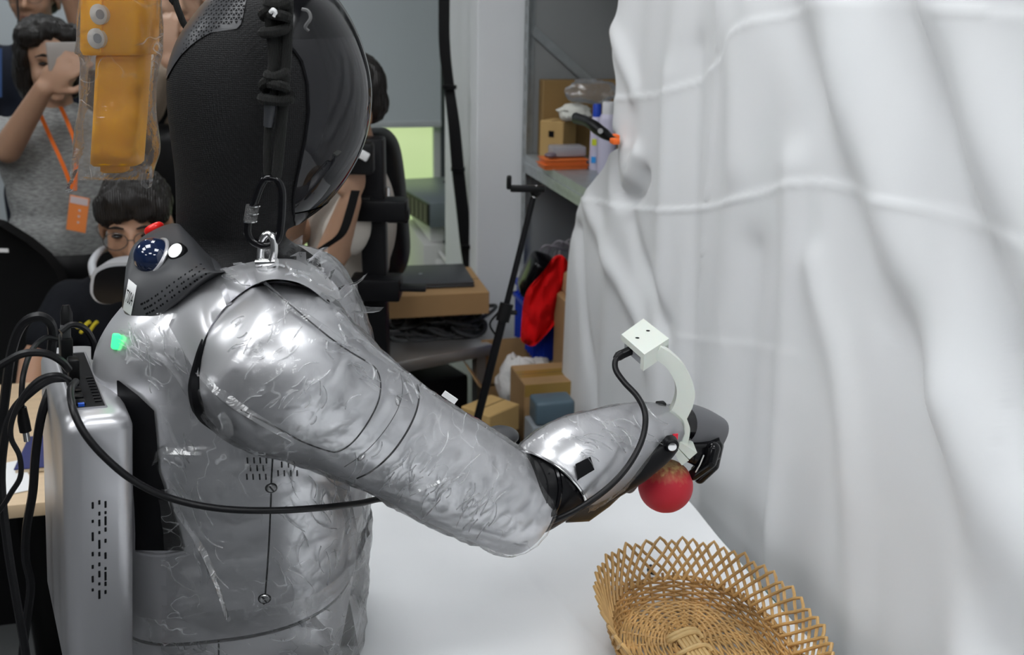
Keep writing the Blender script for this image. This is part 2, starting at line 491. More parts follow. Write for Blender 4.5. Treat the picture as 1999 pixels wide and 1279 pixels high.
# ================================================================= BACKDROP CURTAIN
XCUR = 0.80
edge = [(1217, -60), (1214, 0), (1205, 60), (1197, 105), (1209, 150), (1207, 200), (1201, 255), (1203, 280), (1186, 310), (1160, 350), (1137, 388), (1124, 440), (1112, 540), (1106, 640), (1100, 760), (1096, 900), (1092, 1050), (1088, 1200)]
ez = []; ey = []
for q in crom(edge, 6):
    p = Wx(q[0], q[1], XCUR); ez.append(p.z); ey.append(p.y)
ez = np.array(ez)[::-1]; ey = np.array(ey)[::-1]
NZ, NS = 380, 420
zz = np.linspace(0.0, 2.45, NZ); ss = np.linspace(0, 1, NS) ** 1.15
ye = np.interp(zz, ez, ey)
Y = ye[:, None] + ss[None, :] * (-1.3 - ye[:, None]); Z = np.repeat(zz[:, None], NS, 1)
Xd = np.zeros_like(Y)                  # push toward the room (negative x)
def pdist(poly):
    """signed distance field to a polyline given in photo pixels on the curtain plane"""
    P = np.array([(Wx(q[0], q[1], XCUR).y, Wx(q[0], q[1], XCUR).z) for q in crom(poly, 5)])
    best = np.full(Y.shape, 1e9); sgn = np.zeros(Y.shape)
    for a, c in zip(P[:-1], P[1:]):
        d = c - a; L2 = d @ d
        if L2 < 1e-12: continue
        t_ = np.clip(((Y - a[0]) * d[0] + (Z - a[1]) * d[1]) / L2, 0, 1)
        qx, qz = Y - a[0] - t_ * d[0], Z - a[1] - t_ * d[1]
        dd = qx * qx + qz * qz; m_ = dd < best
        best[m_] = dd[m_]; sgn[m_] = np.sign(d[0] * qz - d[1] * qx)[m_]
    return np.sqrt(best), sgn
FOLDS = [  # soft folds: pixels, amplitude toward the room, width
    ([(1600, -120), (1690, 250), (1800, 600), (1960, 950), (2100, 1250)], 0.034, 0.055),
    ([(1700, -120), (1800, 150), (1880, 360), (1960, 600), (2060, 900)], -0.026, 0.035),
    ([(1500, -60), (1620, 260), (1720, 560), (1830, 860), (1930, 1250)], -0.022, 0.04),
    ([(1800, -100), (1990, 400), (2100, 700)], 0.026, 0.05),
    ([(1552, 330), (1548, 500), (1530, 800), (1512, 1150), (1508, 1300)], 0.028, 0.035),
    ([(1600, 520), (1650, 750), (1672, 1000), (1668, 1300)], 0.02, 0.03),
    ([(1470, 500), (1450, 800), (1440, 1100)], -0.02, 0.04),
    ([(1790, 650), (1800, 900), (1790, 1300)], -0.018, 0.05),
    ([(1860, 800), (1900, 1000), (1905, 1300)], 0.022, 0.045),
    ([(1310, 150), (1300, 420), (1290, 700), (1285, 900)], 0.012, 0.03),
    ([(1360, 100), (1350, 450), (1345, 800), (1350, 950)], -0.014, 0.03),
    ([(1230, 430), (1250, 520), (1285, 590), (1300, 640)], -0.02, 0.028),
    ([(1150, 400), (1190, 500), (1240, 600), (1265, 700)], 0.022, 0.03),
    ([(1202, 280), (1203, 340), (1210, 385), (1240, 380), (1255, 345)], -0.035, 0.018),
    ([(1222, 300), (1228, 340), (1245, 300)], 0.02, 0.02),
    ([(1130, 450), (1140, 620), (1160, 800)], -0.02, 0.022),
    ([(1205, 60), (1222, 110), (1240, 180)], 0.018, 0.025),
    ([(1400, -60), (1430, 120), (1440, 320)], 0.012, 0.04)]
for poly, amp, wd in FOLDS:
    d, s = pdist(poly); Xd += 0.72 * amp * np.exp(-(d / (wd * 1.1)) ** 2)
Xd += 0.005 * np.sin(Y * 21 + 0.9 * np.sin(Z * 2.1)) + 0.003 * np.sin(Y * 43 + Z * 1.5 + 1)
CREASE = [  # ironed creases
    ([(1130, 385), (1250, 408), (1375, 404), (1480, 378), (1560, 357), (1640, 362), (1740, 390), (1850, 415), (1940, 445), (2010, 470)], 0.0026),
    ([(1412, -20), (1400, 120), (1385, 300), (1372, 420), (1356, 600), (1350, 760)], 0.0026),
    ([(1808, -10), (1835, 120), (1880, 270), (1925, 380), (1950, 520), (1968, 720), (1975, 900)], 0.0022),
    ([(1205, 192), (1290, 182), (1350, 160), (1410, 118), (1440, 60), (1520, 30), (1620, 8), (1800, 12), (2010, 30)], 0.0022),
    ([(1305, 640), (1340, 660), (1450, 672), (1560, 690)], 0.0012), ([(1412, 620), (1415, 660), (1425, 690)], 0.0015),
    ([(1660, 650), (1665, 720), (1672, 760)], 0.0012), ([(1720, 660), (1780, 760)], 0.0012)]
for poly, amp in CREASE:
    d, s = pdist(poly); Xd += amp * np.exp(-(d / 0.005) ** 2) + 0.6 * amp * s * np.exp(-(d / 0.02))
# below the table top the cloth hangs free of the edge
Xd = np.minimum(Xd, 0.052)
X = XCUR - Xd
verts = np.stack([X, Y, Z], -1).reshape(-1, 3)
idx = np.arange(NZ * NS).reshape(NZ, NS)
q = np.stack([idx[:-1, :-1], idx[:-1, 1:], idx[1:, 1:], idx[1:, :-1]], -1).reshape(-1, 4)
me = bpy.data.meshes.new('backdrop_curtain'); me.from_pydata(verts.tolist(), [], q.tolist())
m_cur = mat('white_backdrop_fabric', (0.77, 0.785, 0.80), 0.85, sheen=0.15, bump=('noise', 900, 0.06, 0.0005))
cur = link_mesh('backdrop_curtain', me, m_cur, None, True, 180)
sm = cur.modifiers.new('thickness', 'SOLIDIFY'); sm.thickness = 0.0012; sm.offset = 1
tag(cur, 'white creased fabric backdrop hanging beside the table in front of the shelf', 'curtain')

# ================================================================= SPRING CLAMP on the curtain edge
m_blk = mat('black_plastic', (0.006, 0.006, 0.0065), 0.4, bump=('noise', 250, 0.1, 0.0005), spec=0.2)
m_org = mat('orange_rubber', (0.9, 0.16, 0.02), 0.5)
def Wc(px, py, dx=0.0): return Wx(px, py, XCUR - 0.03 - dx)
t = thing('spring_clamp', 'black spring clamp with orange tips gripping the backdrop edge', 'clamp', Wc(1160, 245))
for k, off in ((0, 0.0), (1, 0.018)):
    pts = cromv([Wc(1124, 228 + off * 300, off), Wc(1150, 240, off), Wc(1172, 256, off * 0.6), Wc(1190, 268, off * 0.3), Wc(1201, 274, 0)], 5)
    MB().tube(pts, [0.0105, 0.011, 0.013, 0.012, 0.008, 0.006], 10).build('handle', m_blk, t)
MB().tube([Wc(1172, 256, -0.01), Wc(1172, 256, 0.026)], 0.006, 10).build('pivot', mat('steel', (0.6, 0.6, 0.6), 0.3, 1.0), t)
for off in (-0.006, 0.008):
    MB().box(Wc(1200, 271 + off * 600, off), (0.016, 0.026, 0.012), None, 0.003).build('jaw_pad', m_org, t)

# ================================================================= BASKET
BC = Vector((0.547, 1.055, TZ + 0.0055)); BRX, BRY = 0.098, 0.150
m_wick = mat('wicker_rod', (0.54, 0.335, 0.13), 0.5, var=0.3, varscale=30, bump=('noise', 160, 0.3, 0.001))
m_wick2 = mat('wicker_inner_rod', (0.44, 0.255, 0.09), 0.55, var=0.35, varscale=26, bump=('noise', 160, 0.3, 0.001))
m_cane = mat('pale_split_cane', (0.66, 0.47, 0.22), 0.5, var=0.15, varscale=40)
bt = thing('wicker_basket', 'oval woven wicker basket with open lattice rim on the white cloth', 'basket', BC)
def oval(a, h, k, rip=0.0):             # a angle, h height, k widening
    rx, ry = BRX + k, BRY + k
    c, s = math.cos(a), math.sin(a)
    return BC + Vector((rx * math.copysign(abs(c) ** 0.86, c), ry * math.copysign(abs(s) ** 0.92, s), h))
# base weave: rings passing over and under the ribs
NR = 26
def base_pt(a, f, dz):
    p = oval(a, 0, 0); sp = Vector((BC.x, BC.y + max(-0.05, min(0.05, (p.y - BC.y))) , BC.z))
    q = sp.lerp(p, f); return Vector((q.x, q.y, BC.z + dz))
for i in range(19):
    f = 0.16 + 0.84 * i / 18; pts = []
    for k in range(NR * 4):
        a = 2 * math.pi * k / (NR * 4)
        pts.append(base_pt(a, f + 0.008 * math.sin(a * 5 + i), 0.0045 + 0.0022 * math.sin(math.pi * (k / 2) + math.pi * i)))
    MB().tube(pts, 0.0020, 6, True).build('base_weaver', m_wick, bt)
for k in range(NR):
    a = 2 * math.pi * (k + 0.25) / NR
    MB().tube([base_pt(a, 0.05, 0.004), base_pt(a, 0.5, 0.004), base_pt(a, 1.0, 0.004)], 0.0021, 6).build('base_rib', m_wick, bt)
for k in range(5):
    x = BC.x + (k - 2) * 0.0062
    MB().tube([Vector((x, BC.y - 0.075, BC.z + 0.0105)), Vector((x, BC.y + 0.062, BC.z + 0.0105))], 0.0031, 8).build('centre_slat', m_cane, bt)
for y in (0.064, 0.056, 0.026, -0.03, -0.04):
    pts = [Vector((BC.x + 0.024 * math.sin(u), BC.y + y + 0.003 * math.sin(u * 2), BC.z + 0.006 + 0.010 * math.cos(u))) for u in np.linspace(-1.6, 1.6, 12)]
    MB().tube(pts, 0.0036, 8).build('binding', m_cane, bt)
# side weave
NS2 = 52
for i in range(10):
    h = 0.004 + i * 0.0036; pts = []
    for k in range(NS2 * 2):
        a = 2 * math.pi * k / (NS2 * 2)
        pts.append(oval(a, h + 0.0012 * math.sin(a * 7 + i * 2.1), 0.002 + h * 0.45 + 0.0022 * math.sin(math.pi * k / 1 * 0.5 + math.pi * i)))
    MB().tube(pts, 0.0021, 6, True).build('side_weaver', m_wick2, bt)
for k in range(NS2):
    a = 2 * math.pi * (k + 0.5) / NS2
    MB().tube([oval(a, 0.0, 0.0), oval(a, 0.018, 0.010), oval(a, 0.042, 0.021)], 0.0022, 6).build('stake', m_wick2, bt)
# lattice: every rod rises, turns over at the top and comes down again
NL = 58
for k in range(NL):
    a = 2 * math.pi * k / NL; da = 2 * math.pi / NL
    H = 0.088 + 0.003 * math.sin(k * 2.3); up = []
    for s_ in np.linspace(0, 1, 9):
        # outward leg leaning one way, inner leg the other
        u = s_ * 2
        if u <= 1: off, h, ins = -2.9 * da * (1 - u), lerp(0.034, H, u), 0.0
        else: off, h, ins = 2.9 * da * (u - 1), lerp(H, 0.034, u - 1), -0.0032 * min(1, (u - 1) * 4)
        up.append(oval(a + off, h, 0.016 + (h - 0.034) * 0.42 + ins))
    MB().tube(cromv(up, 2), 0.0024, 6).build('lattice_rod', m_wick, bt)
# a stray black clip behind the basket
pc = Wz(1271, 1118, TZ + 0.008)
MB().tube(cromv([pc + Vector((0.004, 0.012, 0.004)), pc + Vector((-0.001, 0.006, 0.006)), pc + Vector((-0.004, 0, 0.004)), pc + Vector((-0.002, -0.006, 0.004)), pc + Vector((0.003, -0.009, 0.003))], 4), 0.003, 8).build(
    'cable_clip', m_blk, None, True, 40, 'small bent black clip lying on the cloth behind the wicker rim', 'clip')

# ================================================================= ROBOT
m_sil = mat('satin_silver_paint', (0.70, 0.70, 0.72), 0.33, 0.72, coat=0.0, bump=('noise', 900, 0.03, 0.0002))
m_knit = mat('black_knit_fabric', (0.008, 0.008, 0.0085), 0.65, bump=('voronoi', 480, 0.7, 0.0010), spec=0.3)
m_visor = mat('smoked_gloss_visor', (0.010, 0.010, 0.012), 0.05, spec=0.42)
m_dark = mat('dark_grey_housing', (0.050, 0.051, 0.055), 0.42, bump=('noise', 700, 0.08, 0.0003))
m_gap = mat('black_panel_gap', (0.004, 0.004, 0.005), 0.6, spec=0.15)
m_black = mat('satin_black_metal', (0.005, 0.005, 0.006), 0.36, spec=0.2)
m_gloss = mat('gloss_black_plastic', (0.004, 0.004, 0.005), 0.14, spec=0.35)
m_hand = mat('grey_glove_shell', (0.14, 0.142, 0.152), 0.55)
m_chrome = mat('polished_steel', (0.75, 0.75, 0.75), 0.18, 1.0)
m_white = mat('white_print', (0.8, 0.8, 0.8), 0.5)
film = film_mat('clear_wrap_film', 0.03, 0.03, 34.0, 0.5)
film2 = film_mat('clear_wrap_film_dense', 0.06, 0.07, 44.0, 0.6)

DR = 1.20
foot = W(505, 1190, DR); foot.z = 0
rb = thing('humanoid_robot', 'silver humanoid robot with black hooded head and smoked visor holding a peach', 'robot', foot)

# ---- head and neck: horizontal sections given by photo rows (y, left x, right x, half depth)
HD = 1.20
hrows = crom([(-62, 500, 560, 0.02), (-45, 462, 605, 0.052), (-10, 422, 648, 0.082), (30, 388, 676, 0.098), (80, 357, 699, 0.108), (140, 339, 716, 0.113),
              (200, 338, 721, 0.113), (270, 345, 711, 0.108), (330, 351, 686, 0.100), (385, 352, 648, 0.090), (425, 351, 600, 0.078), (448, 349, 562, 0.072),
              (475, 346, 556, 0.075), (505, 346, 594, 0.092), (545, 340, 645, 0.115)], 5)
def hsec(row, scale=1.0, th=None, N=56):
    y, xl, xr, rv = row
    a, b = W(xl, y, HD), W(xr, y, HD)
    c = (a + b) / 2; A = (b - a) / 2 * scale; B = -EV * rv * scale
    if th is None: return sring(c, A, B, 2.15, N)
    return [c + A * (math.copysign(abs(math.cos(t)) ** 0.93, math.cos(t))) + B * (math.copysign(abs(math.sin(t)) ** 0.93, math.sin(t))) for t in th]
hb = MB().rings([hsec(r) for r in hrows])
hb.build('head_cover', m_knit, rb)
hbv = hb.bvh()
def thx(row, x):                      # angle on the near side where the section reaches photo column x
    y, xl, xr, rv = row; c, r = (xl + xr) / 2, (xr - xl) / 2
    v = max(-1, min(1, (x - c) / r)); v = math.copysign(abs(v) ** (1 / 0.93), v); return math.acos(v)
def front_patch(bound, sc0=1.012, n=26, sc1=None):
    """bound: list of (y, x of the rear border); patch wraps from there round the front"""
    ys = [q[0] for q in bound]; xs = [q[1] for q in bound]; R = []
    for y in np.linspace(ys[0], ys[-1], 34):
        row = [np.interp(y, [h[0] for h in hrows], [h[k] for h in hrows]) for k in range(4)]
        t0 = thx(row, np.interp(y, ys, xs)); R.append(hsec(row, sc0, np.linspace(t0, -t0, n)))
    return R
vis = front_patch([(70, 588), (85, 606), (110, 622), (150, 632), (200, 634), (250, 627), (300, 615), (350, 602), (398, 594)], 1.016, 30)
MB().grid(vis).build('visor', m_visor, rb)
MB().tube([r[0] for r in vis], 0.0016, 6).build('visor_trim', m_gap, rb)
cap = front_patch([(-40, 575), (-10, 560), (20, 556), (45, 562), (62, 585), (70, 592)], 1.013, 30)
MB().grid(cap).build('forehead_cap', m_gloss, rb)
# chin bracket
R = []
for y, x0, x1 in ((396, 596, 640), (412, 590, 622), (430, 584, 600)):
    row = [np.interp(y, [h[0] for h in hrows], [h[k] for h in hrows]) for k in range(4)]
    t0 = thx(row, x0); R.append(hsec(row, 1.03, np.linspace(t0, -t0, 20)))
MB().grid(R).build('chin_bracket', m_gloss, rb)
# reflective patch border: clear brow window on the visor
# perforated crown plate at the back of the head
def back_patch(bound, sc0, n):
    ys = [q[0] for q in bound]; xs = [q[1] for q in bound]; R = []
    for y in np.linspace(ys[0], ys[-1], 30):
        row = [np.interp(y, [h[0] for h in hrows], [h[k] for h in hrows]) for k in range(4)]
        t0 = thx(row, np.interp(y, ys, xs)); R.append(hsec(row, sc0, np.linspace(t0, 2 * math.pi - t0, n)))
    return R
cb = [(-58, 530), (-40, 520), (-10, 520), (30, 518), (50, 514), (56, 462), (75, 428), (100, 398), (125, 376), (145, 360), (152, 346)]
m_crown = mat('gunmetal_crown_plate', (0.045, 0.046, 0.05), 0.35, spec=0.4)
cp = back_patch(cb, 1.013, 40)
MB().grid(cp).build('crown_plate', m_crown, rb)
cpv = MB().grid(cp).bvh()
# triangular perforations: small dark recess shapes over the plate
pm = MB(); s = 8.4; k = 0
def in_crown(x, y):
    ys = [q[0] for q in cb]; xb = np.interp(y, ys, [q[1] for q in cb])
    xl = np.interp(y, [h[0] for h in hrows], [h[1] for h in hrows])
    return x < xb - 12 and x > xl + 3 and y < 140 - 0.0 * x
for i in range(-2, 24):
    for j in range(0, 60):
        up = (i + j) % 2 == 0
        cx, cy = 330 + j * s * 0.58, -6 + i * s * 1.0 + (1.3 if up else -1.3)
        if not in_crown(cx, cy) or not in_crown(cx + 5, cy + 9): continue
        l, nn = hit(cpv, cx, cy)
        if l is None: continue
        r_ = s * 0.46 * mpp(l) * (0.62 + 0.5 * min(1, max(0, (cx - 340) / 160)))
        Ro = orient(nn, EZ); tri = []
        for q in range(3):
            an = math.pi / 2 + q * 2 * math.pi / 3 + (0 if up else math.pi)
            tri.append(l + nn * 0.0003 + Ro @ Vector((r_ * math.cos(an), r_ * math.sin(an), 0)))
        pm.add(tri, [(0, 1, 2)])
o = pm.build('perforation', m_gap, rb, False); o['kind'] = 'stuff'

# ---- torso: sections (yL, yR, xL, xR, half depth); the trunk leans a little forward
trows = crom([(512, 512, 395, 575, 0.085), (528, 528, 330, 622, 0.135), (556, 552, 285, 650, 0.158), (600, 596, 245, 676, 0.17), (655, 650, 222, 700, 0.176), (740, 730, 226, 722, 0.176),
              (850, 835, 246, 727, 0.168), (950, 925, 260, 720, 0.158), (1050, 1015, 264, 708, 0.148), (1150, 1100, 262, 694, 0.142)], 5)
def tsec(row, grow=0.0, n=2.7, N=64, D=DR):
    yl, yr, xl, xr, rv = row
    a, b = W(xl, yl, D), W(xr, yr, D); c = (a + b) / 2; A = (b - a) / 2; A = A * (1 + grow / A.length); B = -EV * (rv + grow)
    return sring(c, A, B, n, N)
tb = MB().rings([tsec(r) for r in trows]); tb.build('torso_shell', m_sil, rb); tbv = tb.bvh()
prow = [(1158, 1108, 264, 692, 0.140), (1200, 1150, 270, 684, 0.138), (1290, 1240, 280, 668, 0.13), (1420, 1370, 310, 640, 0.115)]
MB().rings([tsec((1148, 1098, 270, 686, 0.137)), tsec((1162, 1112, 270, 686, 0.136))]).build('waist_gap', m_gap, rb)
pb = MB().rings([tsec(r) for r in crom(prow, 4)]); pb.build('pelvis_shell', m_sil, rb); pbv = pb.bvh()
# legs and feet below the frame
m_legs = m_dark
zh = W(475, 1400, DR).z
for sv in (-1, 1):
    hip = foot + EV * 0.075 * sv + EZ * (zh + 0.02) - EU * 0.03
    kn = foot + EV * 0.085 * sv + EZ * 0.42 + EU * 0.05
    an = foot + EV * 0.085 * sv + EZ * 0.09 - EU * 0.0
    MB().tube(cromv([hip, hip.lerp(kn, 0.5) + EU * 0.01, kn], 5), [0.07, 0.075, 0.055], 20).build('thigh', m_sil, rb)
    MB().tube(cromv([kn, kn.lerp(an, 0.4) - EU * 0.012, an], 5), [0.055, 0.055, 0.036], 20).build('shin', m_sil, rb)
    MB().ball(kn, 0.06).build('knee_joint', m_black, rb)
    rot = Matrix((EU, EV, EZ)).transposed()
    MB().box(foot + EV * 0.085 * sv + EZ * 0.04 + EU * 0.03, (0.24, 0.09, 0.08), rot, 0.02, 3).build('foot', m_dark, rb)
# black back panel between torso and computer
R = []
for y, xl, xr in ((742, 232, 236), (770, 233, 272), (800, 240, 303), (860, 252, 309), (920, 261, 313), (985, 266, 335), (1040, 268, 352), (1072, 268, 361)):
    r_ = []
    for x in np.linspace(xl, xr, 14):
        l, nn = hit(tbv, x, y)
        if l is None: l, nn = (r_[-1], Vector((0, 0, 0))) if r_ else (W(xl, y, DR), Vector((0, 0, 0)))
        r_.append(l + nn * 0.003)
    R.append(r_)
MB().grid(R).build('back_panel', m_black, rb)
seam(tbv, [(268, 1078), (310, 1084), (345, 1080), (362, 1076)], 0.0032).build('back_panel_lip', m_sil, rb)
# seams, screws and slots on the torso
seam(tbv, [(533, 880), (530, 935), (528, 1000), (524, 1080), (518, 1160), (515, 1180)], 0.0011, -0.0002).build('panel_gap', m_gap, rb)
seam(pbv, [(428, 1210), (427, 1245), (427, 1279)], 0.0012, -0.0002).build('panel_gap', m_gap, rb)
def disc(bvh, px, py, rpx, m, name, h=0.0016, parent=rb, prof=None, sub=None):
    l, nn = hit(bvh, px, py)
    if l is None: return None
    r_ = rpx * mpp(l)
    return MB().lathe(l - nn * 0.001, nn, prof(r_) if prof else [(r_, 0), (r_, h), (r_ * 0.85, h + 0.0008), (0.0001, h + 0.0008)], 20, True).build(name, m, parent)
for px, py, r_ in ((530, 953, 9), (516, 1169, 10)):
    o = disc(tbv, px, py, r_, m_chrome, 'screw')
    disc(tbv, px, py, r_ + 3.5, m_gap, 'screw_recess', 0.0006)
    l, nn = hit(tbv, px, py); Ro = orient(nn, (EZ * 0.5 + EU)); MB().box(l + nn * 0.0016, (r_ * 1.6 * mpp(l), 0.0016, 0.0008), Ro).build('screw_slot', m_gap, o)
for px, py in ((413, 1227), (441, 1226)):
    disc(pbv, px, py, 8, m_gap, 'bolt_hole', 0.0006)
for i, (y, xs_) in enumerate(((899, (483, 496, 508, 520)), (914, (489, 502, 514)), (931, (482, 494, 507, 519)))):
    for x in xs_:
        for dx in (0, 61):
            yy = y - (7 if dx else 0) + (-2 if dx and i == 0 else 0)
            l, nn = hit(tbv, x + dx, yy)
            Ro = orient(nn, EZ); k_ = mpp(l)
            MB().box(l, (3.2 * k_, 14 * k_, 0.0012), Ro, 0.0005).build('vent_slot', m_gap, rb)
# ---- collar housing behind the neck
top = crom([(246, 520, 1.115), (260, 480, 1.13), (298, 450, 1.145), (343, 436, 1.15), (370, 458, 1.135), (392, 492, 1.11), (416, 528, 1.075)], 5)
bot = crom([(238, 600, 1.10), (250, 622, 1.085), (273, 634, 1.068), (304, 620, 1.056), (342, 592, 1.05), (380, 561, 1.05), (420, 534, 1.06)], 5)
R = []
for s_ in np.linspace(0, 1, 18):
    row = []
    for q0, q1 in zip(top, bot):
        q = q0 * (1 - s_) + q1 * s_
        row.append(W(q[0], q[1], q[2] - 0.030 * math.sin(math.pi * min(1, s_ * 1.0)) ** 0.8 + 0.0 * s_))
    R.append(row)
cbm = MB().grid(R, EV * 0.04 - EZ * 0.01); cbm.build('collar_housing', m_dark, rb, True, 50); cbv = cbm.bvh()
# dome sensor
dn = (-EU * 0.66 + EZ * 0.60 - EV * 0.50).normalized()
l, nn = hit(cbv, 296, 500); dc = l - dn * 0.004; r_ = 39 * mpp(l)
m_dome = mat('blue_black_dome', (0.004, 0.012, 0.045), 0.05, coat=1.0)
dm = MB().lathe(dc, dn, [(r_ * math.cos(a), r_ * 1.08 * math.sin(a)) for a in np.linspace(0, math.pi / 2 - 0.01, 14)], 40).build('dome_sensor', m_dome, rb)
MB().tube([dc + (orient(dn) @ Vector((math.cos(a), math.sin(a), 0))) * r_ * 1.03 for a in np.linspace(0, 2 * math.pi, 48, False)], 0.0022, 8, True).build('dome_ring', mat('silver_ring', (0.6, 0.6, 0.62), 0.3, 0.6), dm)
# power button
bn = (-EU * 0.32 + EZ * 0.62 - EV * 0.72).normalized()
l, nn = hit(cbv, 347, 493); r_ = 19 * mpp(l)
pbn = MB().lathe(l - bn * 0.003, bn, [(r_, 0), (r_, 0.006), (r_ * 0.85, 0.0075)], 32).build('power_button', m_gap, rb)
MB().lathe(l + bn * 0.0046, bn, [(r_ * 0.8, 0), (r_ * 0.8, 0.0006), (r_ * 0.7, 0.0012), (0.0001, 0.0012)], 32).build('button_light', mat('white_button_light', (0.8, 0.8, 0.8), 0.2, emit=(0.95, 1, 0.95), estr=0.4), pbn)
# red emergency button
en = (-EU * 0.5 + EZ * 0.80 + EV * 0.25).normalized(); ec = W(304, 452, 1.165); r_ = 20 * mpp(ec)
eb = MB().lathe(ec - en * 0.012, en, [(r_ * 0.55, 0), (r_ * 0.55, 0.012)], 24).build('button_stem', m_gap, rb)
MB().lathe(ec, en, [(r_ * 0.9, 0), (r_, 0.002), (r_, 0.005), (r_ * 0.85, 0.0075), (0.0001, 0.008)], 32).build('emergency_button', mat('red_plastic', (0.75, 0.015, 0.012), 0.3), rb)
# speaker holes along the lower right border of the collar
sp = MB()
for row, (dx, dy) in enumerate(((0, 0), (-5, -10), (-12, -19))):
    for k in range(19):
        u = k / 18
        q = crom([(286, 613), (300, 606), (322, 591), (350, 570), (376, 552), (402, 535)], 6)
        q = q[int(u * (len(q) - 1))]
        px, py = q[0] + dx + row * 1.0, q[1] + dy
        l, nn = hit(cbv, px, py)
        if l is None: continue
        r_ = 2.3 * mpp(l)
        sp.lathe(l - nn * 0.001, nn, [(r_, 0), (r_, 0.0013)], 10)
o = sp.build('speaker_hole', m_gap, rb); o['kind'] = 'stuff'
# id label T004, draped on the curved collar
LQ = [np.array(q, float) for q in ((252, 545), (268, 558), (257, 616), (241, 604))]
def lpx(u, v): return (LQ[0] * (1 - u) + LQ[1] * u) * (1 - v) + (LQ[3] * (1 - u) + LQ[2] * u) * v
def drape(bvh, fpx, nu, nv, lift, thick=None):
    R = []
    for i in range(nv):
        row = []
        for j in range(nu):
            q = fpx(j / (nu - 1), i / (nv - 1)); l, nn = hit(bvh, q[0], q[1])
            if l is None: l, nn = (row[-1] if row else W(q[0], q[1], 1.1)), Vector((0, 0, 0))
            row.append(l + nn * lift)
        R.append(row)
    return MB().grid(R)
lm = drape(cbv, lpx, 9, 12, 0.0009).build('id_label', mat('white_label_paper', (0.75, 0.75, 0.75), 0.6), rb)
tm = text_mesh('T004', 1.0, Matrix(), 0.0)
xs_ = [v.co.x for v in tm.vertices]; ys_ = [v.co.y for v in tm.vertices]
for v in tm.vertices:
    u = 0.10 + 0.80 * (v.co.x - min(xs_)) / (max(xs_) - min(xs_)); vv = 0.70 - 0.40 * (v.co.y - min(ys_)) / (max(ys_) - min(ys_))
    q = lpx(u, vv); l, nn = hit(cbv, q[0], q[1])
    if l is not None: v.co = l + nn * 0.0014
link_mesh('label_text', tm, m_gap, lm, False)
# green status light
l, nn = hit(tbv, 231, 668)
if l is None: l, nn = W(231, 668, 1.18), -EU
Ro = orient((nn * 0.5 - EU * 0.6 - EV * 0.3).normalized(), EZ)
MB().box(l + nn * 0.003, (0.009, 0.017, 0.008), Ro, 0.002).build('status_light', mat('green_status_light', (0.05, 0.5, 0.15), 0.4, emit=(0.03, 1.0, 0.22), estr=2.2), rb)

# ---- right arm (towards the viewer)
D_SH, D_EL = 1.035, 1.14
def axst(lst, N=48, n=2.0, hint=EZ, depthk=1.0):
    """lst: (px, py, D, radius px, ) -> rings square to the path"""
    C = [W(q[0], q[1], q[2]) for q in lst]; rr = [q[3] * mpp(c) for q, c in zip(lst, C)]
    R = []
    for i in range(len(C)):
        t, b, c_ = frame(C[min(i + 1, len(C) - 1)] - C[max(i - 1, 0)], hint)
        R.append(sring(C[i], c_ * rr[i] * depthk, b * rr[i], n, N))
    return R
arm = crom([(416, 630, 1.015, 40), (428, 640, 1.016, 80), (452, 656, 1.02, 122), (498, 688, 1.026, 154), (556, 726, 1.034, 163), (612, 760, 1.045, 146), (680, 802, 1.06, 126),
            (757, 848, 1.078, 113), (820, 886, 1.092, 110), (880, 920, 1.104, 107), (930, 948, 1.116, 103), (975, 972, 1.128, 98), (1008, 989, 1.135, 94), (1020, 995, 1.139, 91), (1026, 998, 1.141, 84)], 4)
ab = MB().rings(axst(arm, 56)); ab.build('upper_arm', m_sil, rb); abv = ab.bvh()
# silver yoke over the shoulder, between neck and arm
yt = crom([(318, 615, 1.062), (352, 580, 1.07), (390, 550, 1.078), (440, 524, 1.088), (500, 511, 1.098), (560, 512, 1.105), (612, 535, 1.112), (655, 590, 1.115)], 5)
yb = crom([(386, 735, 1.02), (392, 680, 1.0), (418, 626, 0.995), (460, 580, 0.993), (512, 549, 0.998), (560, 547, 1.01), (600, 560, 1.025), (642, 592, 1.045)], 5)
R = []
for s_ in np.linspace(0, 1, 14):
    row = []
    for q0, q1 in zip(yt, yb):
        la, na = hit(abv, q1[0] + 3, q1[1] + 3)
        dl = (la - CAM).dot(EV) - 0.002 if la is not None else q1[2]
        dl = min(max(dl, 0.96), q0[2] - 0.004)
        row.append(W(q0[0] * (1 - s_) + q1[0] * s_, q0[1] * (1 - s_) + q1[1] * s_, q0[2] * (1 - s_) + dl * s_ - 0.010 * math.sin(math.pi * s_)))
    R.append(row)
yk = MB().grid(R, EV * 0.05 - EZ * 0.01); yk.build('shoulder_yoke', m_sil, rb, True, 50); ykv = yk.bvh()
MB().box(W(878, 776, 1.09), (0.018, 0.002, 0.007), Matrix((EU, EV, EZ)).transposed() @ Matrix.Rotation(0.62, 3, 'Y')).build('white_tag', m_white, rb, False)
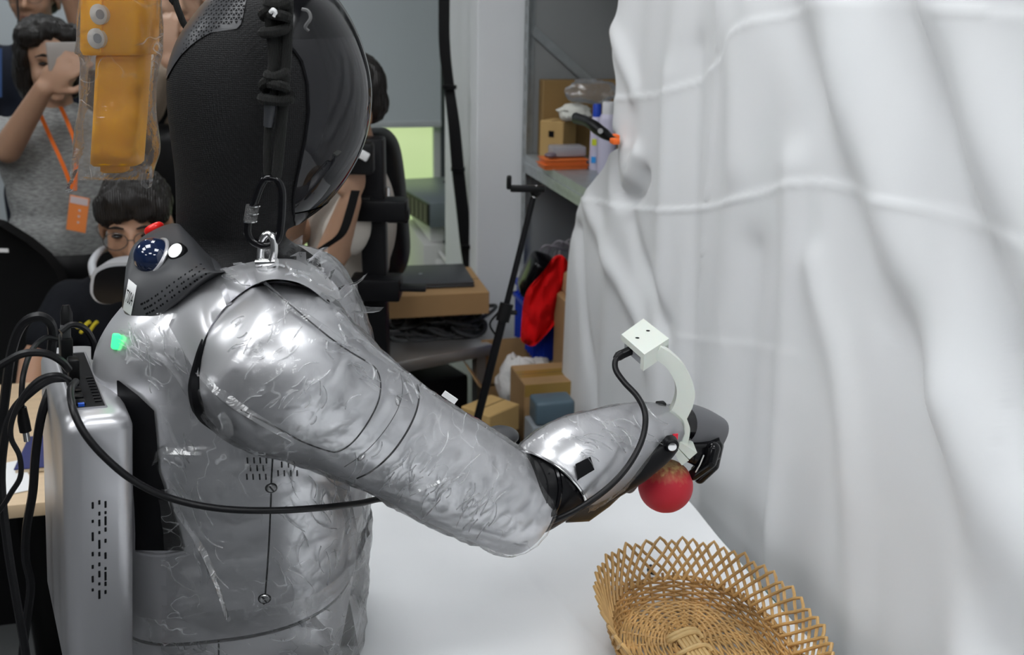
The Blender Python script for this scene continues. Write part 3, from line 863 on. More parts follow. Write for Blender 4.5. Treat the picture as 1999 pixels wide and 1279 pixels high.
# dark gap round the shoulder
C0 = [(640, 590), (600, 560), (556, 547), (510, 548), (465, 575), (425, 618), (398, 668), (386, 720), (386, 770), (402, 815), (432, 850)]
g = []
for q in crom(C0, 5):
    l, nn = hit(abv, q[0], q[1])
    l2, n2 = hit(tbv, q[0], q[1])
    g.append(l if l is not None else (l2 if l2 is not None else W(q[0], q[1], 1.03)))
MB().tube(cromv(g[::3], 3), [0.0024, 0.0024, 0.0024, 0.0024, 0.0024, 0.0026, 0.003, 0.005, 0.009, 0.010, 0.004], 8).build('shoulder_gap', m_gap, rb)
seam(abv, [(512, 553), (560, 590), (610, 632), (665, 675), (715, 706), (735, 722), (743, 750), (738, 785), (718, 825), (690, 862), (662, 881), (640, 880), (590, 862), (530, 830), (470, 800)], 0.0011, -0.0002).build('panel_gap', m_gap, rb)
seam(abv, [(814, 748), (818, 775), (810, 810), (790, 850), (760, 890), (725, 920), (697, 934)], 0.0013, -0.0002).build('panel_gap', m_gap, rb)
seam(abv, [(782, 728), (786, 760), (778, 795), (757, 832), (728, 868), (700, 893), (672, 912)], 0.0006, -0.0002).build('panel_line', m_dark, rb)
for px, py in ((776, 782), (705, 893)):
    l, nn = hit(abv, px, py); Ro = orient(nn, EZ + EU * 0.6)
    MB().ball(l, (0.0035, 0.0062, 0.002), Ro, 14, 8).build('screw_cap', m_chrome, rb)
# elbow joint
el = [(1000, 984, 1.132, 74), (1030, 968, 1.140, 79), (1052, 954, 1.146, 80), (1075, 940, 1.152, 80), (1100, 926, 1.16, 77), (1125, 912, 1.17, 70)]
eb_ = MB().rings(axst(crom(el, 3), 48)); eb_.build('elbow_joint', m_black, rb); ebv = eb_.bvh()
seam(ebv, [(1048, 895), (1068, 940), (1066, 985), (1048, 1018)], 0.0009).build('joint_line', m_gap, rb)
seam(ebv, [(1040, 860), (1075, 895), (1092, 940), (1088, 985), (1070, 1010)], 0.003, 0.001).build('joint_rib', m_gloss, rb)
for px, py in ((1056, 902), (1072, 925), (1068, 945), (1058, 975)): disc(ebv, px, py, 2.6, m_gap, 'screw_hole', 0.0006)
MB().ball(W(975, 853, 1.22), (0.026, 0.02, 0.014), None).build('elbow_rear_cover', m_dark, rb)
# forearm shell: open underneath, swept along the forearm
fa = crom([(1070, 944, 1.150, 88), (1088, 930, 1.156, 92), (1120, 908, 1.172, 93), (1165, 888, 1.192, 86), (1215, 866, 1.215, 75), (1260, 848, 1.236, 63), (1292, 836, 1.250, 50), (1306, 830, 1.258, 40)], 4)
C = [W(q[0], q[1], q[2]) for q in fa]; R = []; R2 = []
for i in range(len(C)):
    t_, b_, c_ = frame(C[min(i + 1, len(C) - 1)] - C[max(i - 1, 0)])
    r_ = fa[i][3] * mpp(C[i])
    if (c_).dot(EV) > 0: c_ = -c_       # c_ points to the viewer
    a0 = lerp(-0.48, -0.75, i / len(C))
    sl_ = 0.36 * r_ * max(0, 1 - i / 12) ** 1.0
    R.append([C[i] + c_ * r_ * math.cos(a) + b_ * r_ * math.sin(a) + t_ * sl_ * math.cos(a) for a in np.linspace(a0, math.pi - a0, 40)])
    R2.append(sring(C[i], c_ * r_ * 0.86, b_ * r_ * 0.86, 2.0, 40))
fb = MB().grid(R, lambda i, j: (C[i] - R[i][j]) * 0.06); fb.build('forearm_shell', m_sil, rb); fbv = fb.bvh()
MB().rings(R2).build('forearm_core', m_gloss, rb)
MB().tube(R[0], 0.002, 8).build('shell_rim', m_chrome, rb)
# black sticker on the forearm
SQ = [np.array(q, float) for q in ((1121, 908), (1150, 893), (1157, 917), (1125, 937))]
drape(fbv, lambda u, v: (SQ[0] * (1 - u) + SQ[1] * u) * (1 - v) + (SQ[3] * (1 - u) + SQ[2] * u) * v, 7, 7, 0.0042).build('black_sticker', m_gap, rb)
# lower actuator housing
MB().tube(cromv([W(1120, 985, 1.155), W(1180, 948, 1.17), W(1240, 912, 1.185), W(1290, 880, 1.2), W(1312, 864, 1.205)], 5), [0.012, 0.022, 0.022, 0.017, 0.0125], 20).build('forearm_actuator', m_black, rb)
MB().rings([sring(W(x, y, D), EV * 0.022, EZ * h, 4, 24) for x, y, D, h in ((1104, 978, 1.15, 0.024), (1150, 968, 1.16, 0.030), (1190, 942, 1.175, 0.028), (1225, 922, 1.2, 0.018))]).build('forearm_belly', mat('smoked_brown_cover', (0.03, 0.024, 0.018), 0.2), rb)
for px, py in ((1172, 962),):
    MB().ball(W(px, py, 1.152), 0.0042).build('actuator_bolt', m_chrome, rb)
for k in range(3):
    p = W(1210 + k * 7, 914 - k * 4, 1.162); MB().tube([p, W(1232 + k * 7, 903 - k * 4, 1.168)], 0.0008, 6).build('cooling_slit', m_gap, rb)
# wrist
MB().rings(axst([(1296, 836, 1.252, 42), (1312, 830, 1.262, 42), (1322, 828, 1.268, 38), (1334, 828, 1.275, 36)], 32)).build('wrist', m_gloss, rb)
MB().lathe(W(1311, 868, 1.188), -EV, [(0.0088, -0.01), (0.0088, 0.004), (0.007, 0.006)], 20).build('wrist_bolt', m_black, rb)
MB().lathe(W(1311, 868, 1.188), -EV, [(0.0055, 0.005), (0.0055, 0.0075), (0.003, 0.008)], 16).build('bolt_head', m_chrome, rb)
MB().box(W(1318, 853, 1.212), (0.007, 0.002, 0.008), None).build('warning_sticker', mat('red_sticker', (0.8, 0.02, 0.05), 0.5), rb, False)
MB().box(W(1290, 793, 1.252), (0.012, 0.012, 0.012), None, 0.002).build('wrist_bracket', m_black, rb)
# hand: back shell, palm, knuckles, fingers and thumb
hs = crom([(1316, 830, 1.28, 38), (1338, 832, 1.295, 44), (1364, 838, 1.31, 43), (1388, 844, 1.32, 37), (1400, 848, 1.325, 32), (1407, 850, 1.326, 22)], 4)
Rr = axst(hs, 36, 2.4, EZ, 0.95); MB().rings(Rr).build('hand_shell', m_hand, rb)
MB().rings([sring(W(x, y, D), EV * v, EZ * h, 3, 24) for x, y, D, v, h in ((1322, 868, 1.275, 0.022, 0.014), (1350, 876, 1.285, 0.030, 0.018), (1380, 878, 1.295, 0.032, 0.019), (1400, 868, 1.30, 0.028, 0.014))]).build('palm', m_gloss, rb)
MB().tube(cromv([W(1404, 830, 1.31), W(1411, 832, 1.31), W(1412, 840, 1.31), W(1405, 843, 1.31)], 4), 0.0014, 6).build('wire_loop', m_gap, rb)
def finger(pts, r0, name='finger', m=m_gloss, tip=None):
    P = [W(*p) for p in pts]; f = None
    for i in range(len(P) - 1):
        d = P[i + 1] - P[i]
        ra, rb_ = r0 * (1 - 0.09 * i), r0 * (1 - 0.09 * (i + 1))
        prof = [(ra * math.cos(a), -ra * math.sin(a)) for a in np.linspace(math.pi / 2 - 0.01, 0, 5)] + [(rb_ * math.cos(a), d.length + rb_ * math.sin(a)) for a in np.linspace(0, math.pi / 2 - 0.01, 5)]
        s_ = MB().lathe(P[i], d, prof, 16)
        if f is None: f = s_.build(name, m, rb)
        else: s_.build('phalanx', m, f)
        if i > 0: MB().tube([P[i] - EV * ra * 1.05, P[i] + EV * ra * 1.05], ra * 0.4, 10).build('finger_pin', m_black, f)
    return f
finger([(1392, 876, 1.262), (1386, 902, 1.256), (1354, 927, 1.262)], 0.0098)
finger([(1398, 872, 1.285), (1392, 908, 1.282), (1366, 934, 1.284)], 0.0095)
finger([(1400, 870, 1.308), (1394, 902, 1.308), (1362, 926, 1.308)], 0.0092)
finger([(1396, 872, 1.330), (1388, 898, 1.330), (1358, 918, 1.330)], 0.0085)
MB().tube([W(1374, 889, 1.246), W(1366, 908, 1.246), W(1358, 922, 1.25)], 0.0009, 6).build('finger_edge_strip', m_white, rb)
finger([(1288, 886, 1.285), (1256, 912, 1.272), (1228, 950, 1.27)], 0.0115, 'thumb', m_hand)
# ---- far arm, hanging behind the trunk
fs_ = foot + EV * 0.19; 
P = [Vector((fs_.x, fs_.y, W(470, 640, DR).z)), Vector((fs_.x, fs_.y, 1.0)) + EV * 0.02 - EU * 0.02, Vector((fs_.x, fs_.y, 0.78)) + EV * 0.02 + EU * 0.06]
MB().tube(cromv([P[0], P[0].lerp(P[1], 0.5), P[1]], 5), [0.085, 0.06, 0.05], 24).build('left_upper_arm', m_sil, rb)
MB().tube(cromv([P[1], P[1].lerp(P[2], 0.5), P[2]], 5), [0.047, 0.042, 0.03], 24).build('left_forearm', m_sil, rb)
MB().ball(P[2] - EZ * 0.05, (0.025, 0.035, 0.06)).build('left_hand', m_gloss, rb)

# ---- plastic wrap
def wrap(R, amp, base, seedv, scale=22.0, ragged=0.0, name='protective_film', m=film, keep=None, creases=()):
    """film around rings R: pushed out from the section centre with sharp crinkles"""
    n = len(R[0]); out = []
    for i, r in enumerate(R):
        c = sum(r, Vector()) / n; row = []
        for p in r:
            d = (p - c).normalized(); q = p * scale
            k = abs(noise.noise(q + Vector((seedv, 0, 0)))) + 0.5 * abs(noise.noise(q * 2.3 + Vector((0, seedv, 0))))
            row.append(p + d * (base + amp * (1 - k * 2)))
        out.append(row)
    mb = MB(); vs = [p for r in out for p in r]; fs = []
    for i in range(len(out) - 1):
        for j in range(n):
            a = (i, j); 
            cc = (out[i][j] + out[i + 1][(j + 1) % n]) / 2
            if keep is not None and not keep(i, j, cc): continue
            fs.append((i * n + j, i * n + (j + 1) % n, (i + 1) * n + (j + 1) % n, (i + 1) * n + j))
    mb.add(vs, fs)
    me = mb.mesh(name); bm = bmesh.new(); bm.from_mesh(me)
    bmesh.ops.delete(bm, geom=[v for v in bm.verts if not v.link_faces], context='VERTS'); bm.to_mesh(me); bm.free()
    return link_mesh(name, me, m, rb, True, 180)
def pxof(p):
    d = p - CAM; z = d.dot(FWD); return 999.5 + F * d.dot(RGT) / z, 639.5 - F * d.dot(UPV) / z
fine = axst(crom(arm[8:], 3)[:-2], 120)
wrap(fine, 0.0028, 0.003, 3.1, 26)
tfine = [tsec(r, 0.0, 2.7, 150) for r in crom(trows[4:], 2)]
def keep_t(i, j, c):
    x, y = pxof(c); nz = noise.noise(c * 40) * 14
    if y < 640: return x > 300 + nz
    if y < 760: return x > 236 + nz and y < 700 + (x - 230) * 0.75 + nz
    if x < 318 + nz: return False
    return True
wrap(tfine, 0.0035, 0.004, 9.7, 17, keep=keep_t)
pf = [tsec(r, 0.004, 2.7, 140) for r in crom([(1090, 1045, 268, 700, 0.145), (1150, 1100, 262, 698, 0.142), (1200, 1150, 262, 696, 0.146), (1260, 1205, 268, 690, 0.142), (1330, 1275, 270, 690, 0.145)], 10)]
wrap(pf, 0.007, 0.006, 5.3, 15, name='waist_film', m=film2)
ff = []
for i in range(len(R) if False else len(C)):
    t_, b_, c_ = frame(C[min(i + 1, len(C) - 1)] - C[max(i - 1, 0)]); r_ = fa[i][3] * mpp(C[i])
    if c_.dot(EV) > 0: c_ = -c_
    sl_ = 0.36 * r_ * max(0, 1 - i / 12) ** 1.0
    ff.append([C[i] + c_ * r_ * math.cos(a) + b_ * r_ * math.sin(a) + t_ * sl_ * math.cos(a) for a in np.linspace(-0.75, math.pi + 0.75, 70)])
ff2 = []
for i in range(len(ff) - 1):
    for k in range(3): ff2.append([ff[i][j].lerp(ff[i + 1][j], k / 3) for j in range(70)])
wrap(ff2, 0.0016, 0.0018, 6.6, 30, name='forearm_film', keep=lambda i, j, c: j < 69)
# loose folds of film as creased ribbons on the shell
def ribbon(bvh, pts, wpx, lift, m=film2, name='film_fold'):
    Pn = []
    for q in crom(pts, 6):
        l, nn = hit(bvh, q[0], q[1])
        if l is not None: Pn.append((l, nn))
    if len(Pn) < 4: return
    R = []
    for i, (l, nn) in enumerate(Pn):
        t_ = (Pn[min(i + 1, len(Pn) - 1)][0] - Pn[max(i - 1, 0)][0]).normalized(); sd = t_.cross(nn).normalized()
        w_ = wpx * mpp(l) * (0.35 + 0.65 * math.sin(math.pi * i / (len(Pn) - 1))) * (1 + 0.4 * noise.noise(l * 90))
        R.append([l + sd * w_ * u + nn * (lift * (1 - abs(u)) + 0.0045) for u in (-1, -0.5, 0, 0.5, 1)])
    MB().grid(R).build(name, m, rb, True, 25)
ribbon(tbv, [(345, 985), (380, 1040), (415, 1110), (445, 1200)], 8, 0.006)
ribbon(tbv, [(305, 900), (318, 880), (345, 878), (398, 880)], 8, 0.006)
ribbon(tbv, [(300, 690), (340, 720), (372, 770), (378, 810)], 7, 0.006)
ribbon(tbv, [(330, 820), (350, 870), (372, 890)], 6, 0.004)
ribbon(tbv, [(640, 960), (660, 1010), (650, 1090)], 9, 0.006)
ribbon(tbv, [(668, 960), (680, 1040), (672, 1120)], 10, 0.008)
ribbon(abv, [(516, 560), (560, 600), (620, 640), (690, 690)], 9, 0.004)
ribbon(abv, [(400, 730), (440, 770), (500, 810), (570, 850)], 12, 0.006)
ribbon(abv, [(440, 800), (450, 830), (436, 852)], 14, 0.008)
ribbon(abv, [(800, 960), (850, 940), (905, 925)], 5, 0.003)
ribbon(abv, [(650, 620), (700, 670), (760, 720), (820, 765)], 9, 0.005)
ribbon(pbv, [(480, 1210), (560, 1215), (640, 1190)], 7, 0.005)
ribbon(pbv, [(590, 1190), (630, 1230), (655, 1270)], 8, 0.006)
# frayed film collar on top of the shoulder
for k in range(16):
    u = k / 15; px, py = lerp(440, 660, u), np.interp(u, [0, 0.3, 0.6, 1], [528, 508, 520, 600])
    l, nn = hit(tbv, px, py + 10)
    if l is None: continue
    sd = (EU * random.uniform(0.3, 1) + EZ * random.uniform(-0.3, 0.6) - EV * random.uniform(0, 0.6)).normalized()
    R = []
    for a in range(4):
        R.append([l + nn * (0.002 + 0.006 * b_ ) + sd * (0.014 * a) + Vector((random.uniform(-1, 1), random.uniform(-1, 1), random.uniform(-1, 1))) * 0.003 + EZ * 0.003 * b_ for b_ in range(3)])
    MB().grid(R).build('film_tuft', film2, rb, True, 20)

# small sharp creases all over the wrap, one part
film3 = film_mat('clear_wrap_crease', 0.10, 0.26, 60.0, 0.3)
def creases(bvh, region, n, ang, spread, lmin, lmax, wmax, seedv, lift=0.0025, off=0.004):
    rr = random.Random(seedv); mb = MB(); (x0, y0), (ux, uy), (vx, vy) = region
    for _ in range(n):
        a, b2 = rr.random(), rr.random(); px, py = x0 + ux * a + vx * b2, y0 + uy * a + vy * b2
        an = ang + rr.uniform(-spread, spread); L_ = rr.uniform(lmin, lmax); cv = rr.uniform(-0.8, 0.8); pts = []
        for k in range(7):
            u = k / 6 - 0.5; aa = an + cv * u
            pts.append((px + L_ * u * math.cos(aa), py + L_ * u * math.sin(aa)))
        Pn = [hit(bvh, *q) for q in pts]
        if any(q[0] is None for q in Pn): continue
        if max((Pn[i][0] - Pn[i + 1][0]).length for i in range(6)) > 0.03: continue
        R = []
        for i, (l, nn) in enumerate(Pn):
            t_ = (Pn[min(i + 1, 6)][0] - Pn[max(i - 1, 0)][0]).normalized(); sd = t_.cross(nn).normalized()
            w_ = wmax * rr.uniform(0.25, 0.75) * mpp(l) * (0.1 + math.sin(math.pi * i / 6))
            R.append([l + sd * w_ * u + nn * (off + lift * (1 - abs(u))) for u in (-1, 0, 1)])
        mb.grid(R)
    return mb
for bvh_, reg, n_, an_, sp_, l0, l1, w_, sd_ in (
        (abv, ((560, 640), (400, 300), (-60, 120)), 26, -1.1, 0.5, 18, 60, 2.2, 1), (abv, ((800, 860), (190, 110), (-60, 90)), 34, -0.95, 0.35, 20, 60, 1.8, 2),
        (abv, ((420, 640), (150, -60), (60, 180)), 22, -0.9, 0.6, 14, 46, 2.4, 3), (abv, ((660, 640), (170, 120), (-40, 40)), 26, 0.6, 0.7, 20, 50, 2.6, 4),
        (tbv, ((560, 900), (150, 20), (-20, 260)), 34, 1.2, 0.6, 20, 70, 2.4, 5), (tbv, ((320, 850), (60, 0), (70, 280)), 22, 1.15, 0.4, 24, 80, 2.2, 6),
        (tbv, ((250, 640), (130, 20), (0, 120)), 22, 1.1, 0.5, 18, 60, 2.2, 7), (pbv, ((300, 1200), (360, 0), (0, 75)), 34, 0.5, 0.8, 20, 70, 2.6, 8),
        (ykv, ((430, 520), (200, 10), (0, 40)), 22, 0.3, 0.5, 18, 50, 2.2, 9), (fbv, ((1110, 830), (170, -30), (20, 70)), 26, 0.5, 0.5, 20, 60, 1.8, 10)):
    mbc = creases(bvh_, reg, n_, an_, sp_, l0, l1, w_, sd_)
    if mbc.v: o = mbc.build('film_crease', film3, rb, True, 20); o['kind'] = 'stuff'

# ================================================================= PEACH
pcx = W(1299, 948, 1.262); pr = 53.5 * mpp(pcx)
m_peach = mat('peach_skin', (0.42, 0.02, 0.03), 0.6, sheen=0.08, bump=('noise', 600, 0.15, 0.0006))
nt = m_peach.node_tree; b = nt.nodes['Principled BSDF']
co = nt.nodes.new('ShaderNodeTexCoord'); sx = nt.nodes.new('ShaderNodeSeparateXYZ'); nt.links.new(co.outputs['Object'], sx.inputs[0])
n1 = nt.nodes.new('ShaderNodeTexNoise'); n1.inputs['Scale'].default_value = 160; n1.inputs['Detail'].default_value = 3
mp = nt.nodes.new('ShaderNodeMapping'); mp.inputs['Scale'].default_value = (1, 1, 0.2); nt.links.new(co.outputs['Object'], mp.inputs[0]); nt.links.new(mp.outputs[0], n1.inputs['Vector'])
ad = nt.nodes.new('ShaderNodeMath'); ad.operation = 'MULTIPLY_ADD'; ad.inputs[1].default_value = 0.024; nt.links.new(n1.outputs['Fac'], ad.inputs[0]); nt.links.new(sx.outputs['Z'], ad.inputs[2])
rp = nt.nodes.new('ShaderNodeValToRGB'); dv = nt.nodes.new('ShaderNodeMath'); dv.operation = 'DIVIDE'; dv.inputs[1].default_value = 2 * pr + 0.01
nt.links.new(ad.outputs[0], dv.inputs[0]); nt.links.new(dv.outputs[0], rp.inputs['Fac'])
e = rp.color_ramp.elements; e[0].position = 0.1; e[0].color = (0.52, 0.012, 0.03, 1); e[1].position = 0.97; e[1].color = (0.75, 0.5, 0.22, 1)
k = e.new(0.78); k.color = (0.50, 0.014, 0.03, 1); k = e.new(0.90); k.color = (0.52, 0.13, 0.07, 1)
nt.links.new(rp.outputs['Color'], b.inputs['Base Color'])
mb = MB(); R = []
for i in range(1, 32):
    ph = math.pi * i / 32; row = []
    for j in range(48):
        th = 2 * math.pi * j / 48
        r_ = pr * (1 + 0.012 * noise.noise((math.cos(th) * 1.5, math.sin(th) * 1.5, ph)))
        gz = -0.10 * pr * math.exp(-(ph / 0.35) ** 2)
        groove = 1 - 0.03 * math.exp(-((th - 2.6) / 0.12) ** 2)
        row.append(pcx + Vector((math.sin(ph) * math.cos(th) * r_ * groove, math.sin(ph) * math.sin(th) * r_ * groove, math.cos(ph) * r_ * 0.98 + gz)))
    R.append(row)
mb.rings(R).build('peach', m_peach, None, True, 180, 'red peach with a tan blushed top gripped by the black robot fingers', 'peach')

# ================================================================= CAMERA MOUNT (white printed bracket)
m_prt = mat('white_printed_plastic', (0.70, 0.74, 0.68), 0.5, bump=('wave', 120, 0.05, 0.0004), sss=0.1)
DM = 1.235
mt = thing('camera_bracket', 'white printed bracket arched above the robot wrist with a small camera block', 'bracket', W(1330, 860, DM))
outl = crom([(1268, 700), (1284, 705), (1304, 722), (1318, 748), (1321, 772), (1313, 798), (1302, 806)], 4) + \
       crom([(1318, 815), (1323, 840), (1318, 860), (1322, 872)], 4) + [np.array((1340, 897)), np.array((1358, 884)), np.array((1343, 866))] + \
       crom([(1346, 852), (1347, 836), (1341, 818)], 3) + crom([(1352, 796), (1357, 770), (1350, 740), (1334, 713), (1310, 690), (1291, 678)], 4)
MB().prism([W(q[0], q[1], DM) for q in outl], EV * 0.016).build('arched_arm', m_prt, mt, True, 30)
MB().prism([W(q[0], q[1], DM - 0.010) for q in ((1318, 868), (1326, 862), (1361, 884), (1346, 897))], EV * 0.034).build('clamp_jaw', m_prt, mt, True, 30)
MB().prism([W(q[0], q[1], DM - 0.010) for q in ((1312, 872), (1318, 869), (1345, 899), (1331, 909), (1322, 896))], EV * 0.034).build('clamp_jaw', m_prt, mt, True, 30)
zc = W(1258, 660, 1.265).z
quad = [Wz(x, y, zc) for x, y in ((1213, 653), (1256, 622), (1306, 661), (1258, 692))]
MB().prism(quad, EZ * -0.008).build('camera_cover', m_prt, mt, True, 30)
qc = sum(quad, Vector()) / 4
fr_ = [quad[3], quad[2], quad[2] + (quad[1] - quad[2]) * 0.12, quad[3] + (quad[0] - quad[3]) * 0.14]
MB().prism([p - EZ * 0.008 for p in fr_], EZ * -0.014).build('cover_wall', m_prt, mt, True, 30)
br = [quad[1], quad[2], quad[2] + (quad[3] - quad[2]) * 0.12, quad[1] + (quad[0] - quad[1]) * 0.12]
MB().prism([p - EZ * 0.008 for p in br], EZ * -0.014).build('cover_wall', m_prt, mt, True, 30)
MB().prism([qc.lerp(p, 0.84) - EZ * 0.008 for p in quad], EZ * -0.013).build('camera_body', mat('grey_camera_case', (0.32, 0.33, 0.35), 0.5), mt, True, 30)
MB().lathe(qc - EZ * 0.021, -EZ, [(0.006, 0), (0.006, 0.005), (0.0045, 0.006)], 20).build('camera_lens', m_gloss, mt)
for px, py in ((1265, 646), (1244, 660)):
    MB().lathe(Wz(px, py, zc + 0.0002), EZ, [(0.0026, 0), (0.0026, 0.0005)], 14).build('screw_hole', m_gap, mt)

# ================================================================= MINI COMPUTER on the back
m_alu = mat('brushed_aluminium', (0.50, 0.50, 0.52), 0.36, 0.75, bump=('noise', 800, 0.04, 0.0002))
up = (EU * 0.030 + EZ * 0.305).normalized(); sdir = (-EU * 0.487 + EV * 0.873); sdir = (sdir - up * sdir.dot(up)).normalized(); wdir = sdir.cross(up).normalized()
if wdir.dot(EU) < 0: wdir = -wdir
A = W(122, 826, 0.95); PW, PL, PH = 0.070, 0.235, 0.325
Rp = Matrix((wdir, sdir, up)).transposed(); pcc = A + wdir * PW / 2 + sdir * PL / 2 - up * PH / 2
def pc(a, s_, h): return A + wdir * a + sdir * s_ + up * h
pcm = thing('mini_computer', 'silver upright mini computer mounted on the robot back', 'computer', pcc - up * PH / 2)
bm_ = MB()
R = []
for h, ins in ((-PH, 0.008), (-PH + 0.004, 0.002), (-PH + 0.010, 0.0), (-0.016, 0.0), (-0.009, 0.002), (-0.003, 0.006), (0.0, 0.013)):
    ring = []
    hw, hl = PW / 2 - ins, PL / 2 - ins; rc = 0.018
    for cx, cy, a0 in ((1, 1, 0), (-1, 1, 90), (-1, -1, 180), (1, -1, 270)):
        for k in range(7):
            an = math.radians(a0 + 90 * k / 6)
            ring.append(pcc + wdir * (cx * (hw - rc) + rc * math.cos(an)) + sdir * (cy * (hl - rc) + rc * math.sin(an)) + up * (PH / 2 + h))
    R.append(ring)
bdy = bm_.rings(R); bdy.build('case', m_alu, pcm, True, 35); pcv = bdy.bvh()
# port bay
bay = [pc(0.014, 0.03, 0.0004), pc(0.046, 0.03, 0.0004), pc(0.046, 0.195, 0.0004), pc(0.014, 0.195, 0.0004)]
py_ = MB().prism(bay, up * 0.0006).build('port_bay', m_gap, pcm, False)
MB().tube([p + up * 0.0005 for p in bay], 0.0012, 6, True).build('bay_rim', m_alu, pcm)
for k in range(9): MB().box(pc(0.040, 0.045 + k * 0.0085, 0.0016), (0.007, 0.0016, 0.0014), Rp).build('heat_fin', m_black, pcm)
for k in range(4): MB().box(pc(0.022, 0.045 + k * 0.018, 0.002), (0.010, 0.013, 0.003), Rp, 0.0006).build('port', m_black, pcm)
MB().box(pc(0.022, 0.036, 0.003), (0.006, 0.004, 0.003), Rp).build('blue_port_tongue', mat('blue_plastic', (0.02, 0.10, 0.55), 0.4), pcm)
cols = [(181, (987, 1018, 1048, 1082, 1107, 1131, 1152)), (194, (981, 1003, 1021, 1040, 1063, 1082, 1102, 1121, 1140, 1161)), (206, (985, 1001, 1017, 1034, 1056, 1085, 1110, 1125, 1140, 1156))]
for cx, ys_ in cols:
    for i, y in enumerate(ys_):
        l, nn = hit(pcv, cx, y)
        if l is None: continue
        L_ = (9, 15, 7, 20, 10)[(i + cx) % 5]; k_ = mpp(l)
        MB().box(l, (4.2 * k_, L_ * k_, 0.001), orient(nn, up), 0.0006).build('vent_slot', m_gap, pcm)
MB().box(pcc + wdir * (PW / 2 + 0.012) + sdir * 0.05, (0.026, 0.09, 0.16), Rp, 0.004).build('mounting_plate', m_black, pcm)
MB().tube(cromv([pc(0.05, 0.05, -PH + 0.002), pc(0.055, 0.03, -PH - 0.03), pc(0.05, 0.03, -PH - 0.09)], 5), 0.0022, 6).build('red_lead', mat('red_wire', (0.6, 0.01, 0.01), 0.4), pcm)

# ================================================================= CABLES
m_cab = mat('black_cable_rubber', (0.007, 0.007, 0.008), 0.38, spec=0.3)
us = thing('usb_cable', 'long black cable running from the computer across the robot to the wrist camera', 'cable', W(450, 1010, 1.0))
path = [(148, 745, 1.02), (138, 762, 0.985), (143, 800, 0.955), (165, 846, 0.945), (205, 893, 0.945), (260, 938, 0.95), (330, 972, 0.965), (420, 992, 0.975), (520, 997, 0.99), (620, 992, 1.02), (700, 983, 1.08), (760, 975, 1.13), (850, 1005, 1.19),
        (950, 1030, 1.17), (1040, 1026, 1.11), (1105, 1006, 1.095), (1165, 970, 1.10), (1210, 930, 1.115), (1240, 888, 1.135), (1257, 846, 1.155), (1259, 806, 1.17), (1244, 774, 1.195), (1220, 748, 1.215), (1203, 724, 1.23), (1201, 706, 1.24), (1208, 696, 1.245)]
MB().tube(cromv([W(*q) for q in path], 6), 0.0039, 10).build('cable_jacket', m_cab, us)
MB().tube([W(1201, 701, 1.243), W(1207, 696, 1.246), W(1214, 692, 1.249)], [0.004, 0.0062, 0.0062], 10).build('strain_relief', m_blk, us)
d_ = (W(1240, 680, 1.257) - W(1212, 693, 1.249)); t_, b_, c_ = frame(d_)
MB().box((W(1240, 680, 1.257) + W(1212, 693, 1.249)) / 2, (d_.length * 1.05, 0.0125, 0.0085), Matrix((t_, c_, b_)).transposed(), 0.002).build('plug', m_blk, us)
MB().box(pc(0.024, 0.115, 0.013), (0.012, 0.018, 0.026), Rp, 0.003).build('computer_plug', m_blk, us)
CAB = [
    ('thick black power lead arching up from the tall plug on the computer', [(100, 690, 1.06), (103, 650, 1.06), (96, 627, 1.055), (72, 618, 1.05), (42, 636, 1.05), (22, 690, 1.05), (8, 790, 1.05), (-6, 900, 1.05), (-40, 1040, 1.05)], 0.0052),
    ('short black lead looping over behind the computer plugs', [(118, 648, 1.09), (140, 634, 1.1), (166, 642, 1.11), (182, 668, 1.115), (184, 700, 1.12)], 0.0036),
    ('black lead bending sideways off the port bay', [(134, 722, 1.02), (118, 704, 1.01), (88, 690, 1.0), (48, 690, 0.99), (14, 706, 0.985), (-40, 740, 0.98)], 0.0042),
    ('thin black lead dropping past the wooden desk', [(136, 742, 1.0), (112, 732, 0.985), (78, 740, 0.975), (46, 772, 0.97), (24, 820, 0.965), (22, 856, 0.965), (38, 890, 0.965), (40, 930, 0.965), (22, 962, 0.965), (4, 990, 0.965), (-30, 1030, 0.965)], 0.0028),
    ('thin black lead curving down beside the desk edge', [(128, 738, 1.01), (96, 742, 1.0), (60, 766, 0.99), (28, 800, 0.985), (10, 850, 0.98), (2, 940, 0.98), (14, 1060, 0.98), (30, 1160, 0.98), (52, 1290, 0.98), (60, 1400, 0.98)], 0.0046),
    ('black lead hanging straight down below the desk', [(112, 730, 1.10), (84, 800, 1.08), (70, 880, 1.07), (64, 960, 1.06), (52, 1030, 1.06), (50, 1090, 1.06), (60, 1140, 1.06), (54, 1200, 1.06), (42, 1300, 1.06), (44, 1420, 1.06)], 0.0050)]
for lab, pth, r_ in CAB:
    MB().tube(cromv([W(*q) for q in pth], 6), r_, 8).build('power_lead', m_cab, None, True, 40, lab, 'cable', 'leads from the mini computer')
dc_ = thing('adapter_lead', 'black lead with a loose silver barrel plug dangling beside the computer', 'cable', W(52, 860, 1.0))
MB().tube(cromv([W(112, 662, 1.06), W(88, 660, 1.05), W(62, 684, 1.03), W(46, 730, 1.01), W(42, 780, 1.0), W(44, 808, 1.0)], 6), 0.003, 8).build('cable_jacket', m_cab, dc_)
MB().tube([W(43, 795, 1.0), W(46, 822, 1.0), W(50, 842, 1.0)], [0.0045, 0.0062, 0.0062], 12).build('plug_body', m_blk, dc_)
MB().tube([W(50, 842, 1.0), W(53, 861, 1.0)], 0.0034, 12).build('barrel_tip', m_chrome, dc_)
pl = thing('cable_plug', 'tall black plug block standing in the computer port bay', 'plug', pc(0.018, 0.16, 0.002))
MB().box(pc(0.022, 0.165, 0.018), (0.013, 0.024, 0.032), Rp, 0.002).build('plug_body', m_blk, pl)
